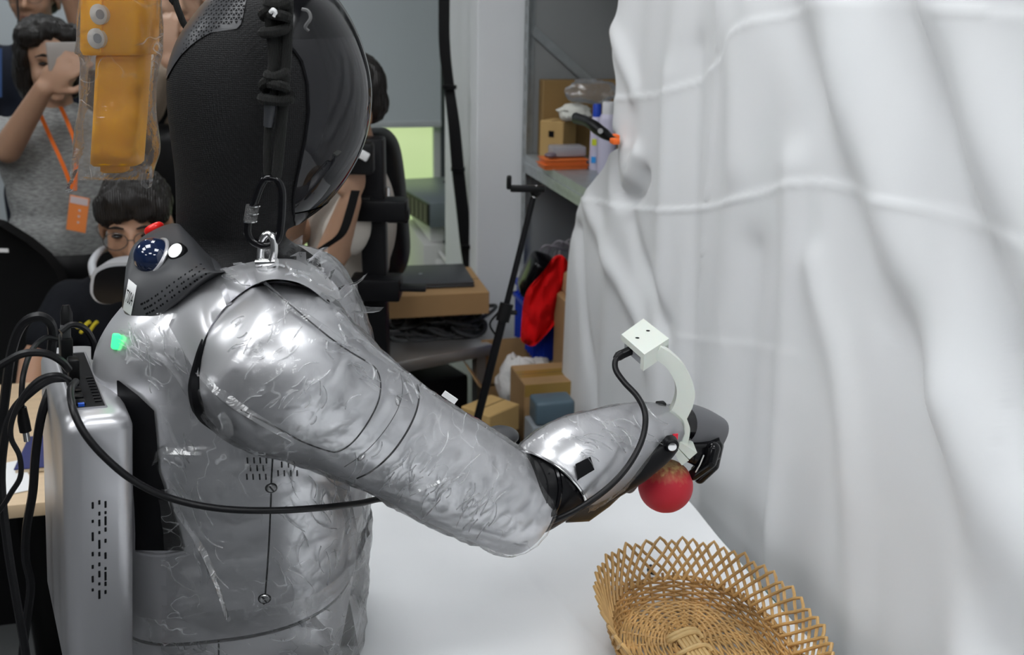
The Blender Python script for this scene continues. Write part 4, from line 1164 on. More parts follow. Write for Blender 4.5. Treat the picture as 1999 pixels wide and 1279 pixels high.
MB().box(pc(0.022, 0.165, 0.040), (0.010, 0.017, 0.014), Rp, 0.002).build('plug_collar', m_dark, pl)
MB().tube([pc(0.024, 0.17, 0.046), pc(0.024, 0.172, 0.06), pc(0.024, 0.174, 0.068)], [0.0068, 0.0066, 0.004], 12).build('strain_relief', m_blk, pl)

# ================================================================= HOIST ROPE, CARABINER, SHACKLE
m_rope = mat('black_braided_rope', (0.03, 0.03, 0.029), 0.8, bump=('wave', 260, 1.0, 0.002), spec=0.2)
DRp = 1.06
rt = thing('hoist_rope', 'black braided double rope with knots hanging in front of the robot head', 'rope', W(540, 350, DRp))
MB().tube(cromv([W(552, -900, DRp + 0.02), W(548, -200, DRp + 0.01), W(542, -20, DRp), W(545, 90, DRp), W(536, 170, DRp - 0.004), W(524, 250, DRp), W(522, 330, DRp), W(527, 352, DRp)], 8), 0.0042, 10).build('rope_strand', m_rope, rt)
MB().tube(cromv([W(572, -900, DRp + 0.02), W(566, -200, DRp + 0.01), W(563, -20, DRp), W(560, 90, DRp), W(555, 170, DRp - 0.004), W(549, 250, DRp), W(541, 330, DRp), W(536, 358, DRp)], 8), 0.0055, 10).build('rope_strand', m_rope, rt)
MB().tube(cromv([W(530, -60, DRp - 0.004), W(524, 10, DRp - 0.006), W(530, 60, DRp - 0.004), W(534, 120, DRp - 0.004), W(528, 165, DRp - 0.006)], 6), 0.0055, 10).build('rope_strand', m_rope, rt)
MB().tube(cromv([W(528, 185, DRp - 0.007), W(527, 210, DRp - 0.006), W(523, 247, DRp - 0.004)], 5), [0.006, 0.0062, 0.0045], 12).build('heat_shrink', mat('rubber_sleeve', (0.035, 0.037, 0.042), 0.5), rt)
def knot(cx, cy, w_, h_, turns, name):
    pts = []
    for k in range(turns * 14 + 1):
        a = 2 * math.pi * k / 14; u = k / (turns * 14)
        pts.append(W(cx + w_ * math.cos(a) + 5 * math.sin(a * 0.5), cy + lerp(-h_, h_, u) + 11 * math.sin(a * 0.63 + 1), DRp - 0.004 - 0.011 * math.sin(a) + 0.003 * math.sin(a * 1.7)))
    MB().tube(pts, 0.0053, 8).build(name, m_rope, rt)
knot(538, 160, 20, 22, 3, 'knot'); knot(540, 30, 22, 34, 4, 'knot'); knot(536, 190, 30, 6, 1, 'knot')
MB().tube(cromv([W(528, 24, DRp - 0.02), W(533, 19, DRp - 0.022), W(538, 25, DRp - 0.021), W(535, 32, DRp - 0.02)], 4), 0.0022, 6).build('frayed_end', m_white, rt)
MB().tube(cromv([W(590, 18, DRp - 0.005), W(602, 22, DRp - 0.008), W(606, 36, DRp - 0.01), W(596, 52, DRp - 0.008), W(602, 60, DRp - 0.005)], 4), 0.0018, 6).build('frayed_end', mat('grey_rope_end', (0.12, 0.12, 0.12), 0.8), rt)
MB().tube(cromv([W(330, -700, 1.34), W(334, -60, 1.34), W(342, 0, 1.34), W(356, 40, 1.34), W(376, 90, 1.345), W(420, 300, 1.36), W(440, 520, 1.36)], 8), 0.0042, 10).build(
    'safety_rope', m_rope, None, True, 40, 'thin black rope running down behind the perforated crown of the robot head', 'rope')
ca = thing('carabiner', 'black screw gate carabiner hooked between the rope and the steel shackle', 'carabiner', W(515, 480, DRp))
loop = crom([(528, 348), (541, 352), (550, 372), (550, 410), (546, 455), (538, 472), (518, 480), (495, 472), (483, 455), (486, 425), (497, 395), (508, 365), (518, 350), (528, 348)], 5)[:-1]
MB().tube([W(q[0], q[1], DRp - 0.002) for q in loop], 0.0042, 10, True).build('carabiner_body', m_gloss, ca)
MB().tube([W(488, 432, DRp - 0.002), W(493, 402, DRp - 0.002)], 0.0068, 14).build('screw_gate', mat('knurled_gunmetal', (0.12, 0.12, 0.12), 0.35, 0.8, bump=('voronoi', 700, 1.0, 0.002)), ca)
for y in (402, 417, 432): MB().lathe(W(495 - (y - 402) * 0.2, y, DRp - 0.002), EZ, [(0.0072, -0.0006), (0.0072, 0.0006)], 16).build('gate_ring', m_chrome, ca)
sh = thing('steel_shackle', 'polished steel shackle bolted to the robot shoulder under the carabiner', 'shackle', W(515, 515, 1.05))
MB().tube(cromv([W(508, 512, DRp + 0.004), W(509, 488, DRp + 0.002), W(513, 466, DRp), W(524, 456, DRp), W(533, 466, DRp - 0.003), W(535, 490, DRp - 0.004), W(531, 510, DRp - 0.003)], 5), 0.0042, 10).build('shackle_bow', m_chrome, sh)
MB().tube([W(502, 513, DRp + 0.002), W(540, 512, DRp - 0.004)], 0.0048, 12).build('shackle_pin', m_chrome, sh)
MB().lathe(W(519, 516, DRp + 0.003), EZ, [(0.008, -0.006), (0.008, 0.001), (0.006, 0.003)], 6).build('bolt_base', m_chrome, sh)

# ================================================================= YELLOW HOIST PENDANT IN A BAG
DP = 1.36
m_yel = mat('yellow_pendant_plastic', (1.0, 0.47, 0.004), 0.4)
hp = thing('hoist_pendant', 'yellow hoist control pendant with round buttons inside a clear bag', 'pendant control', W(232, 335, DP))
def rbox(rows, m, name, parent, n=4, ndeep=1.0):
    R = []
    for y, xl, xr, dv in rows:
        a, b2 = W(xl, y, DP), W(xr, y, DP); R.append(sring((a + b2) / 2, (b2 - a) / 2, EV * dv, n, 40))
    return MB().rings(R).build(name, m, parent, True, 45)
rbox([(-130, 175, 302, 0.028), (-120, 168, 306, 0.031), (95, 165, 303, 0.031), (106, 170, 299, 0.028)], m_yel, 'upper_housing', hp)
rbox([(104, 196, 290, 0.022), (110, 194, 290, 0.024), (220, 189, 283, 0.025), (300, 184, 277, 0.025), (316, 183, 276, 0.024), (321, 187, 272, 0.021)], m_yel, 'grip', hp)
rbox([(320, 200, 250, 0.015), (332, 200, 250, 0.015), (335, 203, 247, 0.013)], m_yel, 'end_cap', hp)
rbox([(-110, 214, 222, 0.034), (100, 212, 220, 0.034)], m_yel, 'ridge', hp)
for px, py in ((196, 28), (191, 75)):
    o = MB().lathe(W(px, py, DP - 0.030), -EV * 0.95 - EU * 0.25, [(0.0125, -0.004), (0.0125, 0.004), (0.010, 0.006)], 24).build('push_button', mat('white_button', (0.7, 0.7, 0.68), 0.4), hp)
    MB().lathe(W(px, py, DP - 0.0365), -EV * 0.95 - EU * 0.25, [(0.006, 0), (0.006, 0.001)], 16).build('button_mark', mat('grey_mark', (0.35, 0.36, 0.38), 0.5), o)
MB().tube(cromv([W(236, -128, DP), W(236, -400, DP), W(238, -900, DP)], 6), 0.008, 10).build('pendant_cable', m_cab, hp)
filmb = film_mat('milky_bag_film', 0.02, 0.065, 26.0, 0.55)
bg = thing('plastic_bag', 'clear crumpled plastic bag hanging around the yellow pendant', 'bag', W(225, 372, DP))
rows = crom([(-150, 186, 298, 0.034), (-60, 166, 312, 0.041), (20, 160, 312, 0.041), (95, 152, 311, 0.040), (112, 160, 310, 0.036), (180, 162, 302, 0.032), (240, 152, 305, 0.033), (290, 148, 307, 0.03), (320, 140, 304, 0.022), (343, 134, 301, 0.010), (352, 140, 296, 0.003)], 6)
R = []
for y, xl, xr, dv in rows:
    a, b2 = W(xl, y, DP), W(xr, y, DP); c = (a + b2) / 2; rg = sring(c, (b2 - a) / 2, EV * dv, 2.6, 72); rr = []
    for p in rg:
        d = (p - c).normalized(); q = Vector((p.x * 34, p.y * 34, p.z * 13))
        rr.append(p + d * (0.004 * noise.noise(q) + 0.0022 * noise.noise(q * 2.7)))
    R.append(rr)
MB().rings(R, True, False, False).build('bag_film', filmb, bg, True, 180)
for xs_ in (((150, 330), (140, 350), (132, 368), (142, 372), (152, 352)), ((292, 325), (296, 345), (292, 366), (282, 362), (272, 346))):
    P = [W(q[0], q[1], DP) for q in xs_]
    R = [[p + EV * (0.008 * u + 0.004 * noise.noise(p * 60 + Vector((u, 0, 0)))) for u in (-1, -0.3, 0.4, 1)] for p in cromv(P, 4)]
    MB().grid(R).build('bag_corner', filmb, bg, True, 60)

# ================================================================= SHELVING behind the backdrop
m_galv = mat('galvanised_steel', (0.42, 0.45, 0.46), 0.4, 0.55, var=0.1, varscale=30)
m_galvd = mat('grey_steel_and_shade', (0.30, 0.31, 0.31), 0.55, 0.2)
SX0, SX1, SY0, SY1 = 0.845, 1.30, 0.9, 3.13
z1, z2 = Wx(1012, 295, SX0).z, Wx(1050, 672, SX0).z
sf = thing('storage_shelf', 'grey steel storage shelf with slotted posts beside the white column', 'shelf', ((SX0 + SX1) / 2, (SY0 + SY1) / 2, 0))
for x in (SX0, SX1 - 0.03):
    for y in (SY0, SY1 - 0.035):
        p = MB(); span(p, x, x + 0.004, y, y + 0.035, 0, 2.3); span(p, x, x + 0.03, y + 0.031, y + 0.035, 0, 2.3)
        o = p.build('post', m_galv, sf, False)
        if x == SX0 and y > 1:
            sl = MB()
            for k in range(46): sl.box((x - 0.0004, y + 0.017, 0.03 + k * 0.05), (0.001, 0.010, 0.026), None)
            q = sl.build('post_slot', m_galvd, o, False); q['kind'] = 'stuff'
for z in (z1, z2, 0.10, 1.95):
    s_ = MB(); span(s_, SX0 + 0.004, SX1, SY0 + 0.01, SY1 - 0.01, z - 0.012, z); o = s_.build('shelf_board', m_galv, sf, False)
    s_ = MB(); span(s_, SX0 + 0.001, SX0 + 0.008, SY0, SY1 - 0.035, z - 0.055, z + 0.002); span(s_, SX0 - 0.003, SX0 + 0.002, SY0, SY1 - 0.035, z - 0.034, z - 0.022); s_.build('front_beam', m_galv, o, False)
    s_ = MB(); span(s_, SX1 - 0.008, SX1, SY0, SY1, z - 0.05, z); s_.build('rear_beam', m_galv, o, False)
d0, d1 = Wy(1036, 55, SY1 - 0.01), Wy(1165, 172, SY1 - 0.01)
dd = (d1 - d0); d0 += dd * 0.02; d1 += dd * 0.8
MB().box((d0 + d1) / 2, (d0 - d1).length and ((d0 - d1).length, 0.004, 0.026), Matrix.Rotation(-math.atan2(d1.z - d0.z, d1.x - d0.x), 3, 'Y')).build('diagonal_brace', m_galv, sf, False)
span(MB(), SX0 + 0.03, SX1, SY1 + 0.001, SY1 + 0.004, 0.05, 2.3).build('end_shade_sheet', m_galvd, sf, False)  # grey sheet added to stand in for the shelf's shade on the column face
span(MB(), SX1 + 0.002, SX1 + 0.006, SY0, SY1, 0.05, 2.3).build('back_panel', m_galvd, sf, False)

# ---- cardboard helper
m_card = mat('brown_cardboard', (0.36, 0.22, 0.10), 0.8, var=0.08, varscale=12, bump=('wave', 120, 0.06, 0.0006))
m_card2 = mat('dark_cardboard', (0.27, 0.165, 0.06), 0.8, var=0.08, varscale=12)
m_tape = mat('packing_tape', (0.30, 0.19, 0.05), 0.25)
def carton(c, size, rz, label, m=m_card, open_=False, flaps=True, name='cardboard_box', tape=True):
    t = thing(name, label, 'box', c); Rz = Matrix.Rotation(rz, 3, 'Z'); c = Vector(c); sx_, sy_, sz_ = size
    def L(x, y, z): return c + Rz @ Vector((x, y, z))
    th = 0.004
    if not open_:
        MB().box(L(0, 0, sz_ / 2), size, Rz, 0.002, 1).build('carton_body', m, t, False)
        if tape: MB().box(L(0, 0, sz_ + 0.0004), (sx_ * 0.99, 0.05, 0.0008), Rz).build('tape_strip', m_tape, t, False)
        MB().box(L(0, 0, sz_ + 0.0006), (sx_ * 0.985, 0.002, 0.0006), Rz).build('flap_seam', m_gap, t, False)
    else:
        b_ = MB(); b_.box(L(0, 0, th / 2), (sx_, sy_, th), Rz)
        for s_ in (-1, 1):
            b_.box(L(s_ * (sx_ - th) / 2, 0, sz_ / 2), (th, sy_, sz_), Rz); b_.box(L(0, s_ * (sy_ - th) / 2, sz_ / 2), (sx_, th, sz_), Rz)
        b_.build('carton_body', m, t, False)
        if flaps:
            for s_ in (-1, 1):
                a = 0.9 * s_
                MB().box(L(s_ * (sx_ / 2 + 0.05), 0, sz_ + 0.02), (0.12, sy_ * 0.96, th), Rz @ Matrix.Rotation(0.35 * s_, 3, 'Y')).build('flap', m, t, False)
                MB().box(L(0, s_ * (sy_ / 2 + 0.03), sz_ + 0.06), (sx_ * 0.96, th, 0.14), Rz @ Matrix.Rotation(-0.45 * s_, 3, 'X')).build('flap', m, t, False)
    return t

# ---- upper shelf contents
def onshelf(px, py, z): return Wz(px, py, z)
YS = 3.05
xa = Wy(1058, 290, YS).x; zt_ = Wy(1058, 157, YS).z
carton((xa + 0.19, YS + 0.025, z1), (0.38, 0.05, zt_ - z1), 0, 'large brown carton standing at the back of the upper steel shelf', m_card2, False, False, 'cardboard_box', False)
q = Wy(1098, 260, 2.93)
t = carton((q.x + 0.008, 3.0, z1), (0.085, 0.08, 0.118), 0.78, 'small tan carton with a dark finger slot below the clear bag on the shelf', mat('tan_carton', (0.50, 0.33, 0.13), 0.75, var=0.06), False, False, 'small_carton', False)
Rq = Matrix.Rotation(0.78, 3, 'Z')
MB().box(Vector((q.x + 0.008, 3.0, z1 + 0.08)) + Rq @ Vector((-0.043, 0.0, 0)), (0.002, 0.018, 0.018), Rq).build('finger_slot', m_gap, t, False)
def bagthing(c, r, label, m, name='clear_bag', seedv=1.0, parts=None):
    mb = MB(); R = []
    for i in range(1, 16):
        ph = math.pi * i / 16; row = []
        for j in range(28):
            th = 2 * math.pi * j / 28
            d = Vector((math.sin(ph) * math.cos(th), math.sin(ph) * math.sin(th), math.cos(ph)))
            k = 1 + 0.28 * noise.noise(d * 2.2 + Vector((seedv, 0, 0))) + 0.12 * noise.noise(d * 6 + Vector((0, seedv, 0)))
            row.append(Vector(c) + Vector((d.x * r[0], d.y * r[1], max(-r[2], d.z * r[2]))) * k)
        R.append(row)
    return mb.rings(R).build(name, m, None, True, 50, label, 'bag')
bf = film_mat('storage_bag_film', 0.10, 0.16, 30.0, 0.5)
c = Wy(1122, 213, 2.96)
bagthing((c.x, 2.96, z1 + 0.118 + 0.026), (0.05, 0.045, 0.026), 'bag of white foam pieces on top of the small tan carton', mat('white_foam', (0.72, 0.72, 0.66), 0.8), 'foam_bag', 4.0)
c = Wy(1155, 188, 2.95)
bagthing((c.x, 2.95, z1 + 0.205), (0.085, 0.04, 0.034), 'crumpled clear plastic bag above the white foam pieces', bf, 'clear_bag', 2.0)
# orange trays with pale lids
q = Wy(1094, 305, 2.80)
m_otray = mat('orange_tray', (0.72, 0.16, 0.03), 0.45)
for k in range(2):
    tz = thing('orange_tray', ('lower' if k == 0 else 'upper') + ' of two flat orange plastic trays stacked beside the spray cans', 'tray', (q.x + 0.02, q.y + 0.04, z1 + k * 0.015))
    MB().box((q.x + 0.02, q.y + 0.04, z1 + 0.0065 + k * 0.015), (0.13 - k * 0.01, 0.08, 0.013), None, 0.003).build('tray_body', m_otray, tz)
    MB().box((q.x + 0.02, q.y + 0.04, z1 + 0.013 + k * 0.015), (0.138 - k * 0.01, 0.088, 0.003), None, 0.001).build('tray_rim', m_otray, tz)
m_clr = mat('cloudy_plastic', (0.40, 0.39, 0.42), 0.3, alpha=0.8)
MB().box((q.x + 0.035, q.y + 0.05, z1 + 0.048), (0.10, 0.06, 0.030), None, 0.006).build('parts_box', m_clr, None, True, 40, 'cloudy grey plastic parts box on top of the orange trays', 'box')
c = onshelf(1128, 326, z1)
MB().lathe((c.x, c.y, z1), EZ, [(0.032, 0), (0.036, 0.005), (0.036, 0.018), (0.032, 0.022)], 28).build('round_tub', mat('bluegrey_plastic', (0.30, 0.32, 0.42), 0.4), None, True, 40, 'low round blue grey plastic tub on the shelf edge', 'tub')
MB().ball((q.x - 0.025, q.y + 0.015, z1 + 0.041), (0.018, 0.014, 0.008), None).build('tape_roll', mat('mauve_plastic', (0.18, 0.14, 0.17), 0.4), None, True, 40, 'small dark mauve lump on the front of the orange trays', 'clip')
# spray cans
def can(px, py, H, r_, colb, colc, label, cap_h):
    c = onshelf(px, py, z1)
    t = thing('spray_can', label, 'spray can', c)
    MB().lathe(c, EZ, [(r_ * 0.94, 0), (r_, 0.003), (r_, H), (r_ * 0.92, H + 0.006), (r_ * 0.7, H + 0.016)], 28).build('can_body', colb, t)
    MB().lathe(c + EZ * (H + 0.012), EZ, [(r_ * 0.72, 0), (r_ * 0.72, cap_h), (r_ * 0.62, cap_h + 0.004)], 24).build('can_cap', colc, t)
    return t, c
m_can = mat('lilac_white_can', (0.58, 0.56, 0.70), 0.35)
t, c = can(1161, 331, 0.135, 0.017, m_can, mat('blue_cap', (0.02, 0.07, 0.5), 0.4), 'slim lilac spray can with a blue cap on the upper shelf', 0.035)
for dz, col in ((0.105, (0.75, 0.6, 0.05)), (0.07, (0.6, 0.65, 0.03)), (0.02, (0.03, 0.3, 0.75))):
    MB().box(c + Vector((-0.010, -0.0145, dz + 0.01)), (0.014, 0.003, 0.018), Matrix.Rotation(-0.6, 3, 'Z'), 0.001).build('label_patch', mat('can_label_%d' % int(dz * 1000), col, 0.5), t, False)
can(1183, 338, 0.150, 0.026, m_can, mat('white_cap', (0.7, 0.7, 0.72), 0.4), 'wide white spray can with a white cap beside the backdrop clamp', 0.032)
# ---- lower shelf contents
m_blue = mat('blue_crate_plastic', (0.01, 0.05, 0.50), 0.4)
CWd, CDp, CH = 0.26, 0.24, 0.19
cx, cy = SX0 - 0.045 + CWd / 2, 2.87
cr_ = thing('blue_crate', 'blue ribbed plastic crate full of cables on the lower shelf', 'crate', (cx, cy, z2 + 0.002))
b_ = MB(); b_.box((cx, cy, z2 + 0.006), (CWd, CDp, 0.006))
for s_ in (-1, 1):
    b_.box((cx + s_ * CWd / 2, cy, z2 + CH / 2), (0.005, CDp, CH)); b_.box((cx, cy + s_ * CDp / 2, z2 + CH / 2), (CWd, 0.005, CH))
b_.build('crate_body', m_blue, cr_, False)
for zz_ in (CH - 0.006, CH - 0.05):
    rm = MB()
    for s_ in (-1, 1):
        rm.box((cx + s_ * (CWd / 2 + 0.006), cy, z2 + zz_), (0.014, CDp + 0.026, 0.012)); rm.box((cx, cy + s_ * (CDp / 2 + 0.006), z2 + zz_), (CWd + 0.026, 0.014, 0.012))
    rm.build('crate_rim', m_blue, cr_, False)
for k in range(9): MB().box((cx - CWd / 2 - 0.006, cy - CDp / 2 + 0.016 + k * 0.026, z2 + 0.08), (0.010, 0.006, 0.15)).build('crate_rib', m_blue, cr_, False)
for k in range(6): MB().box((cx - CWd / 2 + 0.02 + k * 0.044, cy - CDp / 2 - 0.006, z2 + 0.08), (0.006, 0.010, 0.15)).build('crate_rib', m_blue, cr_, False)
# black device in the crate
c = Wy(1041, 527, cy)
MB().box(c + Vector((0.01, 0, -0.02)), (0.075, 0.10, 0.13), Matrix.Rotation(0.35, 3, 'Y') @ Matrix.Rotation(0.3, 3, 'X'), 0.02, 3).build('black_device', m_gloss, None, True, 40, 'glossy black gadget sticking up out of the blue crate', 'gadget')
# wire coil
m_wire = mat('grey_wire', (0.28, 0.26, 0.29), 0.4)
for k in range(5):
    c = Wy(1083 + 7 * k, 500 + 6 * (k % 2), cy + 0.06)
    pts = [c + Vector((0.05 * math.cos(a) * (1 - 0.08 * k), 0.012 * math.sin(a * 2 + k), 0.042 * math.sin(a) + 0.01 * math.sin(3 * a + k))) for a in np.linspace(0, 2 * math.pi, 30, False)]
    if k == 0: wt = thing('wire_coil', 'tangled coil of grey wire heaped above the blue crate', 'wire', c - EZ * 0.05)
    MB().tube(pts, 0.0035, 6, True).build('wire_loop', m_wire, wt)
# red cloth hanging over the crate edge
m_red = mat('red_knit', (0.70, 0.004, 0.006), 0.85, bump=('wave', 140, 0.6, 0.003), spec=0.2)
def Wr(px, py, d): return Wy(px, py, 2.715 - d)
prof = [[(1070, 530), (1085, 505), (1102, 502), (1112, 520)], [(1038, 562), (1060, 552), (1090, 545), (1110, 552)], [(1026, 590), (1052, 592), (1085, 588), (1106, 584)], [(1022, 625), (1046, 632), (1076, 622), (1102, 610)],
        [(1020, 655), (1040, 668), (1062, 655), (1090, 628)], [(1020, 668), (1034, 676), (1048, 672), (1066, 652)]]
R = []
for i, r_ in enumerate(crom([np.array(x).ravel() for x in prof], 5)):
    row = []
    for j, qv in enumerate(crom(r_.reshape(4, 2), 6)):
        u = j / 18
        row.append(Wr(qv[0], qv[1], 0.012 + 0.045 * math.sin(math.pi * u) ** 0.7 + 0.012 * math.sin(u * 9 + i * 0.35) + 0.026 * noise.noise((i * 0.22, j * 0.3, 2)) + 0.008 * noise.noise((i * 0.6, j * 0.8, 5))))
    R.append(row)
MB().grid(R, Vector((0.0, 0.02, 0))).build('red_hat', m_red, None, True, 60, 'bright red knitted hat drooping over the front of the blue crate', 'hat')
# wooden box and big carton further along
q = Wx(1095, 545, SX0 - 0.0)
span(MB(), SX0 + 0.0, SX0 + 0.20, q.y - 0.28, q.y + 0.03, q.z - 0.03, q.z + 0.025, 0.002).build('wooden_case', mat('pale_wood', (0.62, 0.45, 0.24), 0.6, var=0.1, stretch=(1, 8, 1)), None, True, 40, 'flat pale wooden case resting on the carton beside the red hat', 'case')
zt = q.z - 0.032
carton((SX0 + 0.085, q.y - 0.16, z2), (0.21, 0.30, zt - z2), 0, 'brown carton on the lower shelf carrying the pale wooden case', m_card, False, False)

# ================================================================= FLOOR BOXES by the shelf
c = W(1035, 740, 2.86)
t = carton((c.x - 0.025, c.y, 0.002), (0.20, 0.22, 0.46), 0.0, 'open cardboard box on the floor holding a crumpled white bag', m_card, True, False)
MB().box((c.x - 0.025, c.y + 0.108, 0.53), (0.20, 0.004, 0.15), None).build('flap', m_card, t, False)
MB().box((c.x - 0.15, c.y, 0.50), (0.004, 0.2, 0.12), Matrix.Rotation(-0.6, 3, 'Y')).build('flap', m_card, t, False)
c = W(1012, 742, 2.76)
bagthing((c.x, c.y, c.z - 0.01), (0.062, 0.05, 0.085), 'crumpled white bag stuffed in the open floor box', mat('white_bag', (0.62, 0.61, 0.60), 0.6, bump=('noise', 40, 0.6, 0.01)), 'white_bag', 7.0)
c2 = W(1050, 722, 2.8); bagthing((c2.x, c2.y, c2.z), (0.045, 0.03, 0.035), 'scrap of white bubble wrap beside the crumpled white bag', mat('white_bag'), 'bubble_wrap', 3.0)
c = W(1086, 748, 2.52); zc2 = c.z
carton((c.x, c.y + 0.08, zc2 - 0.20), (0.17, 0.15, 0.20), 0.0, 'taped brown box standing in front of the open floor box', m_card, False)
MB().box((c.x, c.y + 0.0045, zc2 - 0.018), (0.168, 0.001, 0.034), None).build('tape_band', m_tape, bpy.data.objects['cardboard_box.003'] if 'cardboard_box.003' in bpy.data.objects else None, False)
span(MB(), c.x - 0.10, c.x + 0.10, c.y - 0.01, c.y + 0.17, 0.001, zc2 - 0.201, 0.004).build('grey_tote', mat('grey_tote_plastic', (0.2, 0.22, 0.24), 0.5), None, True, 40, 'grey plastic tote standing under the taped brown box', 'tote')
c = W(1084, 806, 2.34)
MB().box((c.x, c.y + 0.03, c.z), (0.10, 0.07, 0.06), None, 0.008, 3).build('tool_case', mat('slate_blue_case', (0.07, 0.11, 0.14), 0.45), None, True, 40, 'slate blue hard case in front of the taped brown box', 'case')
span(MB(), c.x - 0.06, c.x + 0.06, c.y - 0.01, c.y + 0.07, 0.001, c.z - 0.031, 0.004).build('grey_tote', mat('grey_tote_plastic'), None, True, 40, 'grey plastic tote carrying the slate blue hard case', 'tote')
c = W(957, 812, 2.45)
carton((c.x, c.y, c.z - 0.04), (0.115, 0.10, 0.07), 0.6, 'small tan box beside the leg of the phone stand', mat('tan_carton'), False, False, 'small_carton', False)
span(MB(), c.x - 0.10, c.x + 0.07, c.y - 0.05, c.y + 0.08, 0.001, c.z - 0.041, 0.005).build('storage_stool', m_black, None, True, 40, 'low black stool under the small tan box', 'stool')

# ================================================================= STEEL BENCH with cables, carton, laptop
m_ss = mat('brushed_stainless', (0.55, 0.55, 0.55), 0.35, 0.85, bump=('noise', 300, 0.05, 0.0003))
zbn = 0.60
e0, e1 = Wz(775, 708, zbn), Wz(962, 672, zbn)
bd = (e1 - e0).normalized(); bn_ = Vector((-bd.y, bd.x, 0)); 
if bn_.dot(EV) < 0: bn_ = -bn_
Rb = Matrix((bd, bn_, EZ)).transposed()
bl, bw = 0.46, 0.46
bc = e1 - bd * (bl / 2) + bn_ * (bw / 2)
be = thing('steel_bench', 'low stainless steel bench under the cables and the cardboard box', 'bench', (bc.x, bc.y, 0))
MB().box(bc - EZ * 0.018, (bl, bw, 0.036), Rb, 0.004).build('bench_top', m_ss, be)
for a in (-1, 1):
    for b2 in (-1, 1):
        MB().box(Vector((bc.x, bc.y, (zbn - 0.036) / 2)) + bd * a * (bl / 2 - 0.03) + bn_ * b2 * (bw / 2 - 0.03), (0.03, 0.03, zbn - 0.036), Rb).build('leg', m_ss, be, False)
fc = thing('flight_case', 'large black equipment case pushed under the steel bench', 'case', (bc.x, bc.y, 0.002))
cc_ = Vector((bc.x, bc.y, 0.255)) - bn_ * 0.02
MB().box(cc_, (0.33, 0.36, 0.50), Rb, 0.01).build('case_body', m_black, fc)
for a in (-1, 1): MB().box(cc_ + bd * a * 0.14 - bn_ * 0.182 + EZ * 0.1, (0.03, 0.008, 0.03), Rb).build('latch', m_chrome, fc)
m_cabg = mat('dark_grey_cable', (0.055, 0.058, 0.062), 0.45)
lp = [(700, 640), (760, 650), (790, 645), (830, 655), (870, 650), (905, 650), (925, 645)]
ct = thing('cable_heap', 'heap of dark coiled cables on the steel bench under the box', 'cables', Wz(850, 655, zbn))
for k in range(80):
    px, py = random.choice(lp); c = Wz(px + random.uniform(-14, 14), py + random.uniform(4, 20), zbn) + bn_ * random.uniform(0.03, 0.13)
    a_, b2, hh = random.uniform(0.05, 0.10), random.uniform(0.025, 0.05), random.uniform(0.008, 0.06)
    tl = random.uniform(-0.5, 0.5); ph = random.uniform(0, 6)
    pts = [c + bd * a_ * math.cos(a) + bn_ * b2 * math.sin(a) + EZ * (hh + 0.4 * b2 * math.sin(a + tl) * 1.0 + 0.008 * math.sin(2 * a + ph)) for a in np.linspace(0, 2 * math.pi, 22, False)]
    pts = [Vector((p.x, p.y, max(p.z, zbn + 0.005))) for p in pts]
    MB().tube(pts, random.choice((0.005, 0.006, 0.0065)), 6, True).build('cable_loop', random.choice((m_cabg, m_cabg, m_cab, mat('mid_grey_cable', (0.11, 0.115, 0.12), 0.45))), ct)
# carton on the cables
f0, f1 = W(757, 614, 2.86), W(955, 622, 2.93)
zbx = (f0.z + f1.z) / 2; bdx = Vector((f1.x - f0.x, f1.y - f0.y, 0)); lw = bdx.length; bdx.normalize(); bnx = Vector((-bdx.y, bdx.x, 0))
if bnx.dot(EV) < 0: bnx = -bnx
hbx = W(757, 570, 2.86).z - W(757, 614, 2.86).z
mid = Vector(((f0.x + f1.x) / 2, (f0.y + f1.y) / 2, zbx)) + bnx * 0.15
carton(mid, (lw, 0.30, hbx), math.atan2(bdx.y, bdx.x), 'flat brown shipping box on the heap of cables with a laptop on top', mat('warm_cardboard', (0.42, 0.255, 0.115), 0.75, var=0.05), False, False, 'shipping_box', False)
lt = thing('laptop', 'closed dark grey laptop lying on the flat shipping box', 'laptop', mid + EZ * (hbx + 0.001))
Rl = Matrix.Rotation(math.atan2(bdx.y, bdx.x) - 0.03, 3, 'Z')
lc = mid + EZ * (hbx + 0.001) - bdx * 0.03 + bnx * 0.02
MB().box(lc + EZ * 0.005, (0.30, 0.22, 0.010), Rl, 0.003).build('laptop_base', mat('slate_metal', (0.075, 0.08, 0.088), 0.45, 0.3), lt)
MB().box(lc + EZ * 0.014, (0.30, 0.22, 0.007), Rl, 0.003).build('laptop_lid', mat('slate_metal'), lt)
MB().lathe(lc + EZ * 0.0176, EZ, [(0.006, 0), (0.006, 0.0006)], 16).build('lid_badge', m_chrome, lt)

# ================================================================= COPIER AND SERVER BOX by the window
m_cop = mat('pale_grey_appliance', (0.62, 0.62, 0.61), 0.5)
m_cop2 = mat('white_appliance', (0.82, 0.82, 0.82), 0.45)
yc = 4.0
xl_, xr_ = Wy(826, 460, yc).x, XC + 0.06
zt_, zb2 = Wy(880, 418, yc).z, 0.0
cp_ = thing('office_printer', 'pale grey office printer with white tray below the window', 'printer', ((xl_ + xr_) / 2, yc + 0.25, 0))
span(MB(), xl_, xr_, yc, yc + 0.5, 0, Wy(880, 475, yc).z, 0.012).build('printer_body', m_cop, cp_)
span(MB(), xl_ + 0.03, xr_, yc + 0.02, yc + 0.5, Wy(880, 475, yc).z, Wy(880, 440, yc).z, 0.012).build('scanner_lid', m_cop2, cp_)
span(MB(), xl_ + 0.06, xr_ - 0.02, yc - 0.16, yc, Wy(880, 494, yc).z, Wy(880, 488, yc).z, 0.004).build('paper_tray', m_cop2, cp_)
